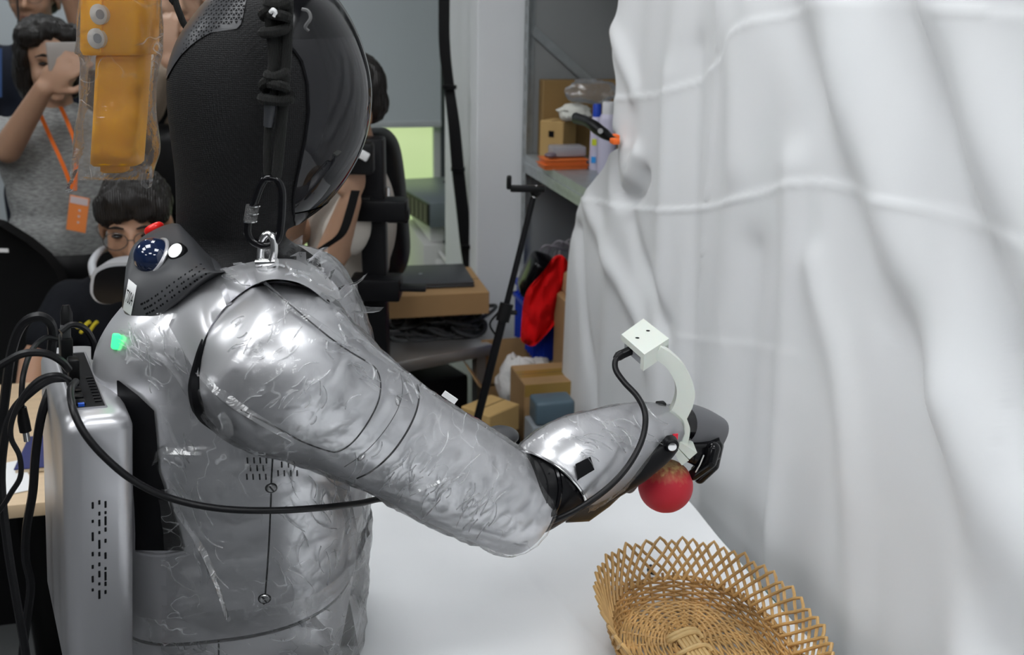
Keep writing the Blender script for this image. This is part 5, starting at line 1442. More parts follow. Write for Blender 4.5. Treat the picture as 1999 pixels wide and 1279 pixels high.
span(MB(), xl_ + 0.05, xl_ + 0.15, yc - 0.004, yc, Wy(880, 530, yc).z, Wy(880, 505, yc).z, 0.001).build('white_panel', m_cop2, cp_)
zs0, zs1 = Wy(850, 425, yc - 0.02).z, Wy(850, 372, yc - 0.02).z
xs0 = Wy(829, 400, yc).x
sv = thing('server_unit', 'flat steel server unit with a dark grille lying on the printer', 'server', (xs0 + 0.2, yc + 0.25, Wy(880, 440, yc).z))
zq = Wy(880, 440, yc).z
Rs = Matrix.Rotation(0.16, 3, 'Z'); scn = Vector((xs0 + 0.165, yc + 0.25, zq + 0.055))
MB().box(scn, (0.40, 0.56, 0.10), Rs, 0.003).build('server_case', mat('blue_grey_metal', (0.20, 0.235, 0.26), 0.4, 0.4), sv)
MB().box(scn - Rs @ Vector((0.203, 0, 0)), (0.006, 0.54, 0.088), Rs).build('front_grille', m_black, sv, False)
for k in range(10): MB().box(scn + Rs @ Vector((-0.207, -0.24 + k * 0.053, 0)), (0.003, 0.036, 0.07), Rs).build('grille_slot', mat('grille_metal', (0.06, 0.045, 0.045), 0.5), sv, False)
ck = thing('cable_reel', 'small coil of black cable on top of the server unit', 'cable', scn + Vector((0.08, -0.05, 0.05)))
for k in range(3):
    c = scn + Vector((0.06 + 0.035 * k, -0.06 + 0.02 * k, 0.078))
    MB().tube([c + Vector((0.045 * math.cos(a), 0.012 * math.sin(a * 2), 0.024 * math.sin(a))) for a in np.linspace(0, 2 * math.pi, 20, False)], 0.006, 6, True).build('cable_loop', m_cab, ck)
MB().tube(cromv([scn + Vector((0.1, -0.05, 0.06)), scn + Vector((0.14, -0.1, 0.09)), Vector((XC + 0.03, yc - 0.15, zq + 0.20)), Vector((XC + 0.1, yc - 0.1, zq + 0.22))], 6), 0.004, 6).build('cable_tail', m_cab, ck)
# black cable bundle beside the window
cbn = thing('cable_bundle', 'thick bundle of black cables running down beside the window and column', 'cables', W(922, 530, 3.35))
for k in range(4):
    off = (k - 1.5) * 5
    pts = [(868 + off, -700, 3.36), (867 + off * 0.8, -40, 3.36), (868 + off * 0.8, 90, 3.36), (877 + off * 0.7, 170, 3.36), (887 + off * 0.9, 250, 3.35), (894 + off, 330, 3.35), (903 + off, 410, 3.35), (912 + off * 1.2, 480, 3.35), (919 + off, 540, 3.35), (922 + off, 620, 3.36)]
    MB().tube(cromv([W(*p) for p in pts], 5), 0.0085, 8).build('cable', m_cab, cbn)
for y, x in ((170, 877), (330, 894), (480, 912)): MB().lathe(W(x, y, 3.35), EZ, [(0.024, -0.006), (0.024, 0.006)], 16).build('cable_tie', m_black, cbn)
# pale cabinet behind the photographer
span(MB(), *sorted((W(628, 560, 3.1).x, W(702, 560, 3.1).x)), 3.2, 3.55, 0.001, W(660, 492, 3.25).z, 0.006).build('low_cabinet', mat('cream_cabinet', (0.5, 0.49, 0.45), 0.6), None, True, 40, 'cream low cabinet behind the photographer and black stand', 'cabinet')

# ================================================================= STANDS
ps = thing('phone_stand', 'thin black phone stand leaning beside the shelf with an empty holder on top', 'phone stand', W(905, 930, 2.3))
A0, A1, A2 = W(1043, 378, 2.42), W(985, 610, 2.36), W(926, 842, 2.3)
dirn = (A2 - A0).normalized(); A3 = A2 + dirn * ((A2.z - 0.0) / -dirn.z)
ps.location = (A3.x, A3.y, 0); WO[ps.name] = Vector((A3.x, A3.y, 0))
MB().tube([A0 + dirn * 0.01, A1], 0.0075, 12).build('upper_pole', m_black, ps)
MB().tube([A1 - dirn * 0.02, A2], 0.0105, 12).build('middle_pole', m_black, ps)
MB().tube([A2 - dirn * 0.02, A3], 0.0135, 12).build('lower_pole', m_black, ps)
MB().tube([A0 - dirn * 0.02, A0 + dirn * 0.012], 0.005, 10).build('chrome_neck', m_chrome, ps)
for a in (A1, A2): MB().tube([a - dirn * 0.022, a + dirn * 0.022], 0.017, 12).build('lock_collar', m_blk, ps); MB().tube([a, a + EU * 0.03], 0.006, 8).build('lock_knob', m_blk, ps)
MB().tube(cromv([A1 - EU * 0.015, A1 - EU * 0.035 - EZ * 0.03, A1 - EU * 0.02 - EZ * 0.06], 4), 0.0025, 6).build('wrist_loop', m_cab, ps)
hA, hB = W(996, 366, 2.42), W(1064, 371, 2.42)
MB().box((hA + hB) / 2, ((hA - hB).length, 0.03, 0.014), Matrix((EU, EV, EZ)).transposed(), 0.004).build('holder_bar', m_blk, ps)
MB().box(hA + EZ * 0.012 - EU * 0.003, (0.012, 0.034, 0.03), Matrix((EU, EV, EZ)).transposed(), 0.004).build('holder_jaw', m_blk, ps)
MB().ball(W(1046, 374, 2.42), 0.014).build('ball_joint', m_blk, ps)
# equipment stand
DS = 2.42
es = thing('equipment_stand', 'thick black equipment column with clamps and bracket arms beside the shipping box', 'stand', (W(725, 600, DS).x, W(725, 600, DS).y, 0))
Re = Matrix((EU, EV, EZ)).transposed()
zb_, zt2 = 0.0, W(732, 268, DS).z
p0_ = W(732, 500, DS)
MB().box(Vector((p0_.x, p0_.y, zt2 / 2 + 0.02)), (0.058, 0.06, zt2 - 0.04), Re, 0.006).build('column', m_black, es)
MB().box(Vector((p0_.x, p0_.y, 0.02)), (0.36, 0.36, 0.036), Re, 0.01).build('base_plate', m_black, es)
MB().box(W(742, 408, DS - 0.03), (0.13, 0.07, 0.05), Re, 0.006).build('clamp', m_black, es)
MB().box(W(778, 420, DS - 0.02), (0.05, 0.05, 0.03), Re, 0.004).build('bracket_arm', m_black, es)
MB().box(W(735, 560, DS - 0.03), (0.12, 0.08, 0.055), Re, 0.006).build('clamp', m_black, es)
MB().box(W(792, 562, DS - 0.04), (0.10, 0.04, 0.010), Re, 0.003).build('bracket_arm', m_black, es)
MB().tube([W(757, 382, DS - 0.04), W(757, 366, DS - 0.04)], 0.006, 10).build('thumb_screw', m_chrome, es)
MB().box(W(706, 400, DS - 0.03), (0.05, 0.05, 0.045), Re, 0.005).build('side_knob', m_blk, es)
# office chair behind
m_mesh = mat('black_chair_mesh', (0.006, 0.006, 0.0065), 0.75, bump=('voronoi', 300, 0.6, 0.002), spec=0.2)
def office_chair(base, fwd, top, wdt, label, tagm=None, hgt=0.62, name='office_chair'):
    t = thing(name, label, 'chair', base); base = Vector(base); fwd = fwd.normalized(); rt_ = fwd.cross(EZ)
    R = []
    for i in range(14):
        u = i / 13; wu = wdt * (0.80 + 0.2 * math.sin(math.pi * min(1, u * 0.9 + 0.1))) * (1 - max(0, (u - 0.72) / 0.28) ** 2.2 * 0.62)
        c = base + EZ * (top - hgt + hgt * u) - fwd * (0.22 + 0.05 * math.sin(u * 2.6))
        R.append([c + rt_ * wu / 2 * v - fwd * 0.04 * (1 - v * v) for v in np.linspace(-1, 1, 13)])
    MB().grid(R, fwd * 0.05).build('backrest', m_mesh, t)
    Rc = Matrix((rt_, fwd, EZ)).transposed()
    MB().box(base + EZ * 0.46, (0.46, 0.46, 0.08), Rc, 0.03, 3).build('seat', m_mesh, t)
    MB().tube([base + EZ * 0.10, base + EZ * 0.43], 0.028, 12).build('gas_lift', m_black, t)
    MB().tube([base - fwd * 0.05 + EZ * 0.43, base - fwd * 0.25 + EZ * 0.45, base - fwd * 0.27 + EZ * (top - hgt + 0.1)], 0.022, 10).build('back_spine', m_black, t)
    for k in range(5):
        a = 2 * math.pi * k / 5 + 0.3; e_ = base + Vector((0.28 * math.cos(a), 0.28 * math.sin(a), 0.075))
        l_ = MB().tube([base + EZ * 0.11, e_], [0.026, 0.016], 8).build('base_leg', m_black, t)
        MB().lathe(e_ - EZ * 0.045 - Vector((math.sin(a), -math.cos(a), 0)) * 0.012, Vector((math.sin(a), -math.cos(a), 0)), [(0.028, 0), (0.028, 0.024)], 14).build('caster', m_blk, l_)
    return t
cb2 = W(-112, 520, 2.62)
tch = office_chair((cb2.x, cb2.y, 0), -EV, W(-60, 436, 2.84).z, 0.44, 'black office chair back with a white tag beside the seated man', hgt=0.6)
MB().box(W(4, 489, 2.77), (0.035, 0.004, 0.010), Re).build('white_tag', m_white, tch, False)

# ================================================================= WOODEN DESK on the left
m_wood = mat('pale_maple_laminate', (0.60, 0.45, 0.29), 0.45, var=0.07, varscale=6, stretch=(1, 10, 1))
DZ = 0.745
dk0 = Wz(40, 985, DZ); dk1 = Wz(40, 780, DZ)
dx0, dx1 = -1.75, Wz(190, 930, DZ).x
t = thing('wooden_desk', 'pale wooden desk in front of the seated man behind the computer', 'desk', ((dx0 + dx1) / 2, (dk0.y + dk1.y) / 2, 0))
span(MB(), dx0, dx1, dk0.y, dk0.y + 0.62, DZ - 0.026, DZ, 0.002).build('desk_top', m_wood, t)
for x in (dx0 + 0.03, dx1 - 0.03): span(MB(), x - 0.012, x + 0.012, dk0.y + 0.03, dk0.y + 0.59, 0, DZ - 0.026, 0.002).build('desk_side', m_black, t)
span(MB(), dx0 + 0.04, dx1 - 0.04, dk0.y + 0.5, dk0.y + 0.515, 0.2, DZ - 0.026).build('modesty_panel', m_black, t)
c = Wz(8, 944, DZ + 0.001); MB().box(c + Vector((-0.06, 0, 0.001)), (0.20, 0.14, 0.0016), Matrix.Rotation(0.3, 3, 'Z')).build('paper_sheet', mat('white_paper', (0.78, 0.79, 0.8), 0.7), None, False, 40, 'white sheet of paper on the wooden desk', 'paper')
c = Wz(60, 892, DZ + 0.001); nb = thing('notebook', 'dark blue notebook lying on the wooden desk beside the computer', 'notebook', c)
MB().box(c + Vector((0.04, 0, 0.010)), (0.11, 0.15, 0.003), None, 0.001).build('cover', mat('navy_cover', (0.02, 0.025, 0.12), 0.5), nb, False)
MB().box(c + Vector((0.04, 0, 0.005)), (0.106, 0.146, 0.008), None).build('pages', mat('cream_pages', (0.6, 0.5, 0.36), 0.7), nb, False)

# ================================================================= PEOPLE
def skin(i, col): return mat('skin_tone_%d' % i, col, 0.5, sss=0.15, bump=('noise', 300, 0.05, 0.0005))
m_hair = mat('black_hair', (0.010, 0.008, 0.007), 0.42, bump=('wave', 60, 0.5, 0.004))
def basis(f, up_=EZ):
    f = f.normalized(); r = f.cross(up_).normalized(); u = r.cross(f).normalized()
    return Matrix((r, f, u)).transposed()
def hand_prims(wr, d, n, curl, s=1.0, side=1, spread=0.10):
    """wrist, finger direction, palm normal; side +1 puts the thumb on the +x side"""
    d = d.normalized(); n = (n - d * n.dot(d)).normalized(); x = d.cross(n)
    P = []
    pc_ = wr + d * 0.045 * s
    P += [('e', pc_, (0.040 * s, 0.050 * s, 0.016 * s), Matrix((x, d, n)).transposed())]
    for k, (ox, ln) in enumerate(((-1.5, 0.062), (-0.5, 0.075), (0.5, 0.080), (1.5, 0.072))):
        base = wr + d * (0.082 * s) + x * ox * 0.019 * s * side
        dr = (d + x * ox * spread * 0.4 * side).normalized(); p = base; ang = 0
        for j, fr in enumerate((0.45, 0.32, 0.25)):
            ang += curl * (0.6 if j == 0 else 1.0)
            dd = dr * math.cos(ang) + n * math.sin(ang); q = p + dd * ln * fr * s * 1.12
            P.append(('c', p, (0.0092 - 0.0008 * j) * s, q, (0.0085 - 0.0008 * j) * s)); p = q
    tb_ = wr + d * 0.028 * s + x * 0.030 * s * side
    t1 = tb_ + (x * side * 0.8 + d * 0.8 + n * 0.35).normalized() * 0.038 * s; t2 = t1 + (d * 1.0 + n * 0.6 * max(0.2, curl) + x * side * 0.1).normalized() * 0.030 * s
    P += [('c', tb_, 0.0125 * s, t1, 0.0105 * s), ('c', t1, 0.0105 * s, t2, 0.0085 * s)]
    return P
def head_prims(c, B, s=1.0, female=False):
    def L(x, y, z): return c + B @ Vector((x * s, y * s, z * s))
    def E(x, y, z, rx, ry, rz): return ('e', L(x, y, z), (rx * s, ry * s, rz * s), B)
    j = 0.92 if female else 1.0
    P = [E(0, -0.012, 0.032, 0.077, 0.096, 0.083), E(0, 0.032, -0.028, 0.064 * j, 0.060, 0.084), E(0, 0.042, -0.074, 0.047 * j, 0.044, 0.036), E(0, 0.072, -0.099, 0.019, 0.016, 0.013),
         E(0.04, 0.058, -0.035, 0.022, 0.022, 0.026), E(-0.04, 0.058, -0.035, 0.022, 0.022, 0.026), E(0.03, 0.080, 0.018, 0.026, 0.011, 0.009), E(-0.03, 0.080, 0.018, 0.026, 0.011, 0.009),
         ('c', L(0, 0.088, 0.008), 0.008 * s, L(0, 0.107, -0.036), 0.0125 * s), E(0.013, 0.096, -0.040, 0.009, 0.010, 0.007), E(-0.013, 0.096, -0.040, 0.009, 0.010, 0.007),
         E(0, 0.090, -0.064, 0.024, 0.010, 0.006), E(0, 0.088, -0.075, 0.020, 0.010, 0.007)]
    for sx_ in (-1, 1): P.append(E(sx_ * 0.079, -0.008, -0.014, 0.008, 0.019, 0.033))
    return P
def face_bits(root, c, B, s, glasses=None):
    def L(x, y, z): return c + B @ Vector((x * s, y * s, z * s))
    for sx_ in (-1, 1):
        MB().ball(L(sx_ * 0.032, 0.081, 0.0), (0.0135 * s, 0.009 * s, 0.0055 * s), B, 14, 8).build('eye', mat('dark_eye', (0.012, 0.009, 0.008), 0.2), root)
        MB().tube(cromv([L(sx_ * 0.014, 0.092, 0.021), L(sx_ * 0.032, 0.093, 0.026), L(sx_ * 0.052, 0.082, 0.019)], 4), [0.002 * s, 0.0036 * s, 0.0015 * s], 6).build('eyebrow', m_hair, root)
    MB().tube(cromv([L(-0.021, 0.091, -0.069), L(0, 0.099, -0.0695), L(0.021, 0.091, -0.069)], 4), [0.0012 * s, 0.003 * s, 0.0012 * s], 6).build('lips', mat('lip_tone', (0.28, 0.09, 0.075), 0.45), root)
    if glasses:
        g = None
        for sx_ in (-1, 1):
            pts = [L(sx_ * 0.034 + 0.027 * math.cos(a), 0.108 - 0.010 * abs(math.cos(a)) * 0.5, -0.004 + 0.021 * math.sin(a)) for a in np.linspace(0, 2 * math.pi, 26, False)]
            o = MB().tube(pts, 0.0011 * s, 6, True).build('glasses' if g is None else 'glasses_rim', glasses, root if g is None else g)
            g = g or o
            MB().tube([L(sx_ * 0.061, 0.103, 0.002), L(sx_ * 0.082, 0.05, 0.004), L(sx_ * 0.085, -0.01, -0.002)], 0.0013 * s, 6).build('temple', glasses, g)
        MB().tube([L(-0.008, 0.110, 0.0), L(0.008, 0.110, 0.0)], 0.0012 * s, 6).build('nose_bridge', glasses, g)
def hair_prims(c, B, s, style):
    def E(x, y, z, rx, ry, rz): return ('e', c + B @ Vector((x * s, y * s, z * s)), (rx * s, ry * s, rz * s), B)
    P = [E(0, -0.030, 0.046, 0.086, 0.093, 0.083), E(0, 0.020, 0.088, 0.066, 0.066, 0.038)]
    if style == 'bob':
        P += [E(0, -0.06, -0.02, 0.088, 0.065, 0.10), E(0.066, -0.02, -0.03, 0.030, 0.050, 0.085), E(-0.066, -0.02, -0.03, 0.030, 0.050, 0.085), E(0.05, 0.045, 0.075, 0.045, 0.045, 0.035), E(-0.05, 0.045, 0.075, 0.045, 0.045, 0.035),
              E(0.075, 0.01, 0.02, 0.02, 0.04, 0.05), E(-0.075, 0.01, 0.02, 0.02, 0.04, 0.05)]
    elif style == 'bangs':
        P += [E(0, 0.050, 0.075, 0.070, 0.048, 0.042), E(0.052, 0.035, 0.050, 0.034, 0.048, 0.042), E(-0.052, 0.035, 0.050, 0.034, 0.048, 0.042), E(0, -0.05, -0.005, 0.080, 0.05, 0.07), E(0.02, 0.078, 0.052, 0.03, 0.02, 0.022), E(-0.03, 0.076, 0.055, 0.03, 0.02, 0.022)]
    else:
        P += [E(0, -0.055, 0.0, 0.078, 0.052, 0.065), E(0, 0.055, 0.088, 0.060, 0.036, 0.024)]
    return P
def person(name, label, feet, fdir, head, hdir, sk, hairstyle, shirt, pants, arms, seated=False, glasses=None, female=False, hs=1.0, shirt_kind='tshirt', sw=0.19, hup=EZ, vox=0.0065):
    """feet: ground point; head: head centre; arms: ((elbow, wrist, finger dir, palm normal, curl, thumb side) or None) for right, left"""
    t = thing(name, label, 'person', (feet.x, feet.y, 0)); f = fdir.normalized(); r = f.cross(EZ)
    B = basis(hdir, hup)
    nb_ = head - EZ * 0.155 * hs - f * 0.03
    hipz = 0.50 if seated else nb_.z * 0.62
    sh_ = {1: nb_ - EZ * 0.055 + r * sw, -1: nb_ - EZ * 0.055 - r * sw}
    hip = Vector((feet.x, feet.y, hipz)); Bt = basis(f)
    mid_ = hip.lerp(nb_, 0.5); chest = hip.lerp(nb_, 0.70)
    skp = head_prims(head, B, hs, female) + [('c', head - EZ * 0.06 * hs - f * 0.012, 0.050 * hs, nb_ - EZ * 0.02, 0.058 * hs), ('c', sh_[1], 0.045, sh_[-1], 0.045),
           ('e', chest, (sw * 0.85, 0.098, 0.17), Bt), ('e', mid_, (sw * 0.72, 0.088, 0.16), Bt), ('e', hip, (sw * 0.86, 0.10, 0.10), Bt)]
    clp = [('c', sh_[1] - EZ * 0.012, 0.058, sh_[-1] - EZ * 0.012, 0.058), ('e', chest, (sw * 0.94, 0.115, 0.185), Bt), ('e', mid_, (sw * 0.86, 0.110, 0.19), Bt), ('e', hip.lerp(nb_, 0.22), (sw * 0.92, 0.115, 0.13), Bt), ('c', nb_ - EZ * 0.045, 0.075, nb_ - EZ * 0.02, 0.064)]
    ptp = [('e', hip, (sw * 0.93, 0.118, 0.12), Bt)]
    for s_, a in ((1, arms[0]), (-1, arms[1])):
        S = sh_[s_]
        if a is None: el_ = S - EZ * 0.27 + r * s_ * 0.05 - f * 0.03; a = (el_, el_ - EZ * 0.23 + f * 0.06, -EZ, -r * s_, 0.25, 1 if s_ > 0 else 1)
        el_, wr_, fd, pn, cu, ts = a
        skp += [('c', S, 0.046, el_, 0.038), ('c', el_, 0.040, wr_, 0.026)] + hand_prims(wr_, fd, pn, cu, hs * 0.98, ts)
        k_ = 0.62 if shirt_kind == 'tshirt' else 1.0
        clp += [('c', S, 0.062, S.lerp(el_, k_), 0.058 if k_ < 1 else 0.05)]
        if shirt_kind == 'long': clp += [('c', el_, 0.05, el_.lerp(wr_, 0.9), 0.038)]
        h_ = hip + r * s_ * 0.09
        if seated: kn = h_ + f * 0.42 - EZ * 0.01; an_ = Vector((kn.x, kn.y, 0.09)) + f * 0.02
        else: kn = Vector((feet.x, feet.y, hipz * 0.53)) + r * s_ * 0.10 + f * 0.02; an_ = Vector((feet.x, feet.y, 0.09)) + r * s_ * 0.10
        skp += [('c', h_, 0.07, kn, 0.048), ('c', kn, 0.048, an_, 0.032), ('c', an_ - EZ * 0.04, 0.035, an_ + f * 0.14 - EZ * 0.055, 0.028)]
        ptp += [('c', h_, 0.088, kn, 0.066), ('c', kn, 0.066, an_, 0.052)]
        MB().rings([sring(an_ + f * u + EZ * (-0.045), r * w_, EZ * hh, 2.6, 20) for u, w_, hh in ((-0.07, 0.028, 0.03), (-0.05, 0.040, 0.043), (0.03, 0.044, 0.044), (0.11, 0.046, 0.036), (0.17, 0.036, 0.026))]).build('shoe', m_black, t)
    b_ = blob('body', skp, vox, sk, t, 3)
    blob('shirt', clp, 0.011, shirt, t, 5)
    blob('trousers', ptp, 0.013, pants, t, 5)
    blob('hair', hair_prims(head, B, hs, hairstyle), 0.006, m_hair, t, 3, None, (0.007 if hairstyle != 'short' else 0.004, EZ, 60))
    face_bits(t, head, B, hs, glasses)
    return t, dict(nb=nb_, sh=sh_, chest=chest, f=f, r=r, B=B, hip=hip)
m_wireg = mat('thin_metal_rim', (0.10, 0.09, 0.085), 0.3, 0.7)
m_orl = mat('orange_ribbon', (0.85, 0.17, 0.015), 0.6)
s1, s2, s3 = skin(1, (0.42, 0.25, 0.165)), skin(2, (0.36, 0.20, 0.125)), skin(3, (0.46, 0.28, 0.19))
def gp(px, py, D):
    p = W(px, py, D); return Vector((p.x, p.y, 0))

# woman filming with her phone
DWm = 3.1
m_knitg = mat('grey_marl_knit', (0.30, 0.305, 0.30), 0.9, var=0.4, varscale=60, stretch=(1, 1, 4), bump=('noise', 160, 0.5, 0.004))
hd = W(95, 118, DWm); fw = (-EV * 0.9 + EU * 0.35)
wr_ = W(86, 172, 2.84); el_ = W(14, 292, 2.92)
t, J = person('person', 'woman in a grey knit top and orange lanyard filming with a raised phone', gp(90, 150, DWm), fw, hd, (-EV * 0.85 + EU * 0.6 - EZ * 0.05), s1, 'bob', m_knitg, m_blk,
              ((el_, wr_, (W(150, 112, 2.84) - wr_), EV, 0.55, -1), None), female=True, sw=0.185)
for pts in (((78, 222), (98, 268), (122, 320), (142, 372)), ((118, 208), (134, 245), (148, 290), (146, 372))):
    P = [W(x, y, DWm - 0.145 - 0.02 * (i > 1)) for i, (x, y) in enumerate(pts)]
    R = [[p - EU * 0.006, p + EU * 0.006] for p in cromv(P, 4)]
    MB().grid(R, EV * 0.0015).build('lanyard', m_orl, t)
bq = W(152, 418, DWm - 0.17); Rbd = basis(-EV + EU * 0.1, EZ) @ Matrix.Rotation(-0.22, 3, 'Y')
bo = MB().box(bq, (0.055, 0.003, 0.105), Rbd, 0.001).build('name_badge', mat('orange_badge', (0.80, 0.24, 0.06), 0.5), t, False)
MB().box(bq + Rbd @ Vector((0, 0.002, 0.040)), (0.050, 0.002, 0.020), Rbd).build('badge_header', mat('pale_badge_paper', (0.6, 0.5, 0.5), 0.6), bo, False)
for k in range(3): MB().box(bq + Rbd @ Vector((-0.004, 0.002, 0.012 - k * 0.018)), (0.006, 0.001, 0.006), Rbd).build('badge_mark', mat('pale_badge_paper'), bo, False)
ph = thing('mobile_phone', 'pale mobile phone held up by the woman in grey', 'phone', W(150, 112, 2.865))
Rph = basis(EV * 0.8 - EU * 0.5)
MB().box(W(150, 110, 2.865), (0.150, 0.008, 0.075), Rph, 0.004).build('phone_case', mat('pale_phone', (0.30, 0.27, 0.25), 0.3), ph)
MB().box(W(150, 110, 2.865) + Rph @ Vector((0, 0.005, 0)), (0.146, 0.001, 0.068), Rph).build('phone_screen', m_gloss, ph, False)

# man at the far left with glasses, arm raised
DM1 = 3.75
m_navy = mat('navy_cloth', (0.010, 0.014, 0.028), 0.85, bump=('noise', 120, 0.3, 0.003))
hd = W(66, -6, DM1)
t, J = person('person', 'man in a navy shirt and glasses with a raised arm behind the woman in grey', gp(66, 40, DM1), -EV + EU * 0.15, hd, -EV + EU * 0.12 + EZ * 0.05, s2, 'short', m_navy, m_navy,
              (None, (W(168, 80, DM1 - 0.1), W(118, -55, DM1 - 0.15), -EU * 0.3 + EZ, -EU, 0.5, -1)), glasses=m_wireg)
MB().tube(cromv([W(33, -10, DM1 - 0.12), W(36, 40, DM1 - 0.13), W(32, 75, DM1 - 0.15), W(30, 130, DM1 - 0.15)], 5), 0.0035, 6).build('neck_cord', m_cab, t)
MB().grid([[W(x, y, DM1 - 0.16) for x in (-30, -10, 3)] for y in (95, 120, 150, 190)], EV * 0.004).build('blue_shirt_panel', mat('blue_stripe', (0.06, 0.12, 0.30), 0.8), t)

# man in beige
DM2 = 3.4
m_beige = mat('beige_cotton', (0.37, 0.30, 0.235), 0.85, bump=('noise', 60, 0.5, 0.006))
hd = W(350, -4, DM2)
t, J = person('person', 'man in a beige shirt standing behind the bagged yellow pendant', gp(346, 40, DM2), -EV + EU * 0.1, hd, -EV + EU * 0.35 + EZ * 0.05, s3, 'short', m_beige, m_blk,
              ((W(285, 225, DM2 - 0.15), W(330, 120, DM2 - 0.32), EZ, EV, 0.6, -1), None), shirt_kind='long')
MB().grid([[W(x + o, y, DM2 - 0.15) for o in (-5, 5)] for x, y in ((314, 60), (312, 110), (322, 140), (332, 150))], EV * 0.002).build('camera_strap', m_blk, t)
MB().grid([[W(x + o, y - o, DM2 - 0.16) for o in (-4, 4)] for x, y in ((316, 92), (326, 112), (336, 135))], EV * 0.002).build('orange_lanyard', m_orl, t)
MB().grid([[W(x + o, y + o * 0.5, DM2 - 0.17) for o in (-7, 7)] for x, y in ((345, 180), (330, 205), (314, 235), (300, 270))], EV * 0.004).build('bag_strap', m_blk, t)
MB().box(W(305, 330, DM2 - 0.22), (0.20, 0.10, 0.28), Re, 0.05, 3).build('shoulder_bag', m_blk, None, True, 40, 'black shoulder bag hanging in front of the man in beige', 'bag')

# seated man with a headset round his neck
DM3 = 2.42
m_tee = mat('black_tshirt', (0.006, 0.007, 0.010), 0.85, bump=('noise', 40, 0.5, 0.006), spec=0.2)
hd = W(265, 436, DM3)
t, J = person('person', 'young man in a black shirt and round glasses seated behind the robot', gp(248, 640, DM3 + 0.10), -EV + EU * 0.05, hd, (-EV + EU * 0.22 - EZ * 0.16), s2, 'bangs', m_tee, m_blk,
              ((W(72, 705, DM3 - 0.08), W(46, 812, DM3 - 0.24), (-EV - EZ * 0.2 + EU * 0.2), -EZ, 0.3, 1), (W(400, 720, DM3 - 0.05), W(330, 800, DM3 - 0.3), (-EV - EZ * 0.1), -EZ, 0.3, 1)), seated=True, glasses=m_wireg, sw=0.185)
for pts in (((158, 650), (168, 634), (176, 628)), ((172, 652), (182, 636), (190, 628)), ((150, 640), (158, 632))):
    P = [W(x, y, DM3 - 0.175) for x, y in pts]; MB().tube(cromv(P, 4), 0.0045, 6).build('yellow_print', mat('yellow_print', (0.5, 0.42, 0.02), 0.7), t)
vr = thing('vr_headset', 'white headset with a black visor hanging round the neck of the seated man', 'headset', W(212, 590, DM3 - 0.2))
DV = DM3 - 0.20
m_vr = mat('white_headset_shell', (0.42, 0.43, 0.45), 0.4)
shell = crom([(176, 556), (182, 530), (205, 516), (240, 512), (275, 516), (292, 540), (290, 574), (268, 590), (240, 588), (215, 594), (190, 590), (177, 574), (176, 556)], 4)[:-1]
MB().prism([W(q[0], q[1], DV) for q in shell], EV * 0.06).build('headset_shell', m_vr, vr, True, 60)
cen = sum((W(q[0], q[1], DV - 0.003) for q in shell), Vector()) / len(shell)
MB().prism([cen.lerp(W(q[0], q[1], DV - 0.003), 0.90) + EZ * -0.004 for q in shell], EV * 0.01).build('black_visor', m_gloss, vr, True, 60)
MB().tube(cromv([W(184, 540, DV + 0.03), W(180, 515, DV + 0.06), W(194, 492, DV + 0.13), W(214, 482, DV + 0.2)], 5), [0.010, 0.009, 0.007], 10).build('head_strap', m_vr, vr)
MB().tube(cromv([W(288, 540, DV + 0.03), W(300, 520, DV + 0.08), W(310, 500, DV + 0.2)], 5), [0.010, 0.009, 0.007], 10).build('head_strap', m_vr, vr)
stl = Vector((J['hip'].x, J['hip'].y, 0))
sto = thing('task_stool', 'black round stool under the seated young man', 'stool', stl)
MB().lathe(stl + EZ * 0.335, EZ, [(0.15, 0), (0.18, 0.01), (0.18, 0.035), (0.15, 0.045)], 28).build('seat', m_blk, sto)
MB().tube([stl + EZ * 0.02, stl + EZ * 0.335], 0.025, 12).build('column', m_black, sto)
MB().lathe(stl, EZ, [(0.22, 0), (0.22, 0.012), (0.04, 0.03)], 28).build('base', m_black, sto)

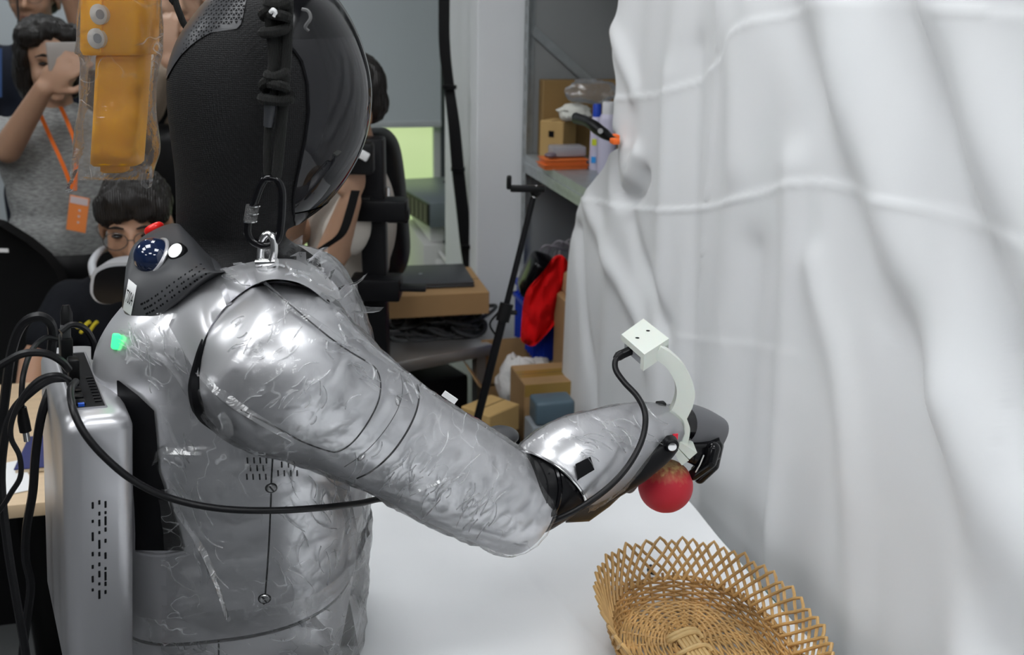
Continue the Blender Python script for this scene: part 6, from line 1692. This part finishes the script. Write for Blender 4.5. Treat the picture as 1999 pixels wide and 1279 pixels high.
# photographer behind the robot head, turned towards the robot
DM4 = 2.62
m_cream = mat('cream_tshirt', (0.52, 0.48, 0.43), 0.85, bump=('noise', 50, 0.5, 0.006))
hd = W(676, 208, DM4); pf_ = (-EU * 0.97 - EV * 0.22).normalized(); ph_ = (-EU * 0.8 - EV * 0.6).normalized()
t, J = person('person', 'photographer in a cream shirt holding a camera beside the robot visor', gp(655, 480, DM4 + 0.06), pf_, hd, (ph_ - EZ * 0.30), s1, 'short', m_cream, m_blk,
              ((W(560, 470, DM4 - 0.05), W(600, 330, DM4 - 0.2), (EU * 0.6 + EZ), EV, 0.7, -1), (W(648, 498, DM4 - 0.26), W(684, 392, DM4 - 0.30), (EZ + EU * 0.12 - EV * 0.05), EV * 0.7 - EU * 0.7, 0.75, 1)), glasses=m_wireg, sw=0.17)
R = [[p - EU * 0.010, p + EU * 0.010] for p in cromv([W(x, y, d) for x, y, d in ((694, 372, DM4 - 0.37), (684, 410, DM4 - 0.37), (668, 455, DM4 - 0.37), (640, 478, DM4 - 0.36), (605, 500, DM4 - 0.35), (580, 510, DM4 - 0.3))], 5)]
MB().grid(R, EV * 0.002).build('neck_strap', m_blk, t)
cm = thing('digital_camera', 'black and white camera held up by the photographer', 'camera', W(690, 330, DM4 - 0.33))
MB().box(W(686, 308, DM4 - 0.32), (0.10, 0.05, 0.07), Re, 0.008).build('camera_body', m_blk, cm)
MB().box(W(702, 296, DM4 - 0.33), (0.05, 0.045, 0.020), Re @ Matrix.Rotation(0.5, 3, 'Y'), 0.004).build('camera_top', mat('pale_flash_cover', (0.6, 0.6, 0.6), 0.4), cm)
MB().lathe(W(668, 312, DM4 - 0.34), -EU, [(0.026, 0), (0.028, 0.01), (0.028, 0.05), (0.024, 0.055)], 24).build('camera_lens', m_gloss, cm)
bp_ = thing('backpack', 'rounded black backpack worn by the photographer beside the green window', 'backpack', W(750, 530, 2.78))
R = []
for y, xl, xr, dv in crom([(252, 722, 742, 0.03), (258, 708, 760, 0.07), (285, 690, 778, 0.10), (340, 685, 788, 0.115), (420, 685, 795, 0.12), (490, 688, 800, 0.12), (525, 700, 792, 0.09), (532, 715, 780, 0.05)], 4):
    a_, b2 = W(xl, y, 2.78), W(xr, y, 2.78); R.append(sring((a_ + b2) / 2, (b2 - a_) / 2, EV * dv, 2.5, 32))
MB().rings(R).build('bag_body', m_blk, bp_)
MB().tube(cromv([W(706, 280, 2.66), W(730, 330, 2.65), W(752, 420, 2.65), W(760, 500, 2.65)], 5), 0.008, 8).build('zip_seam', m_black, bp_)
MB().tube(cromv([W(718, 262, 2.74), W(700, 300, 2.62), W(694, 380, 2.60), W(700, 470, 2.64)], 6), 0.012, 8).build('shoulder_strap', m_blk, bp_)
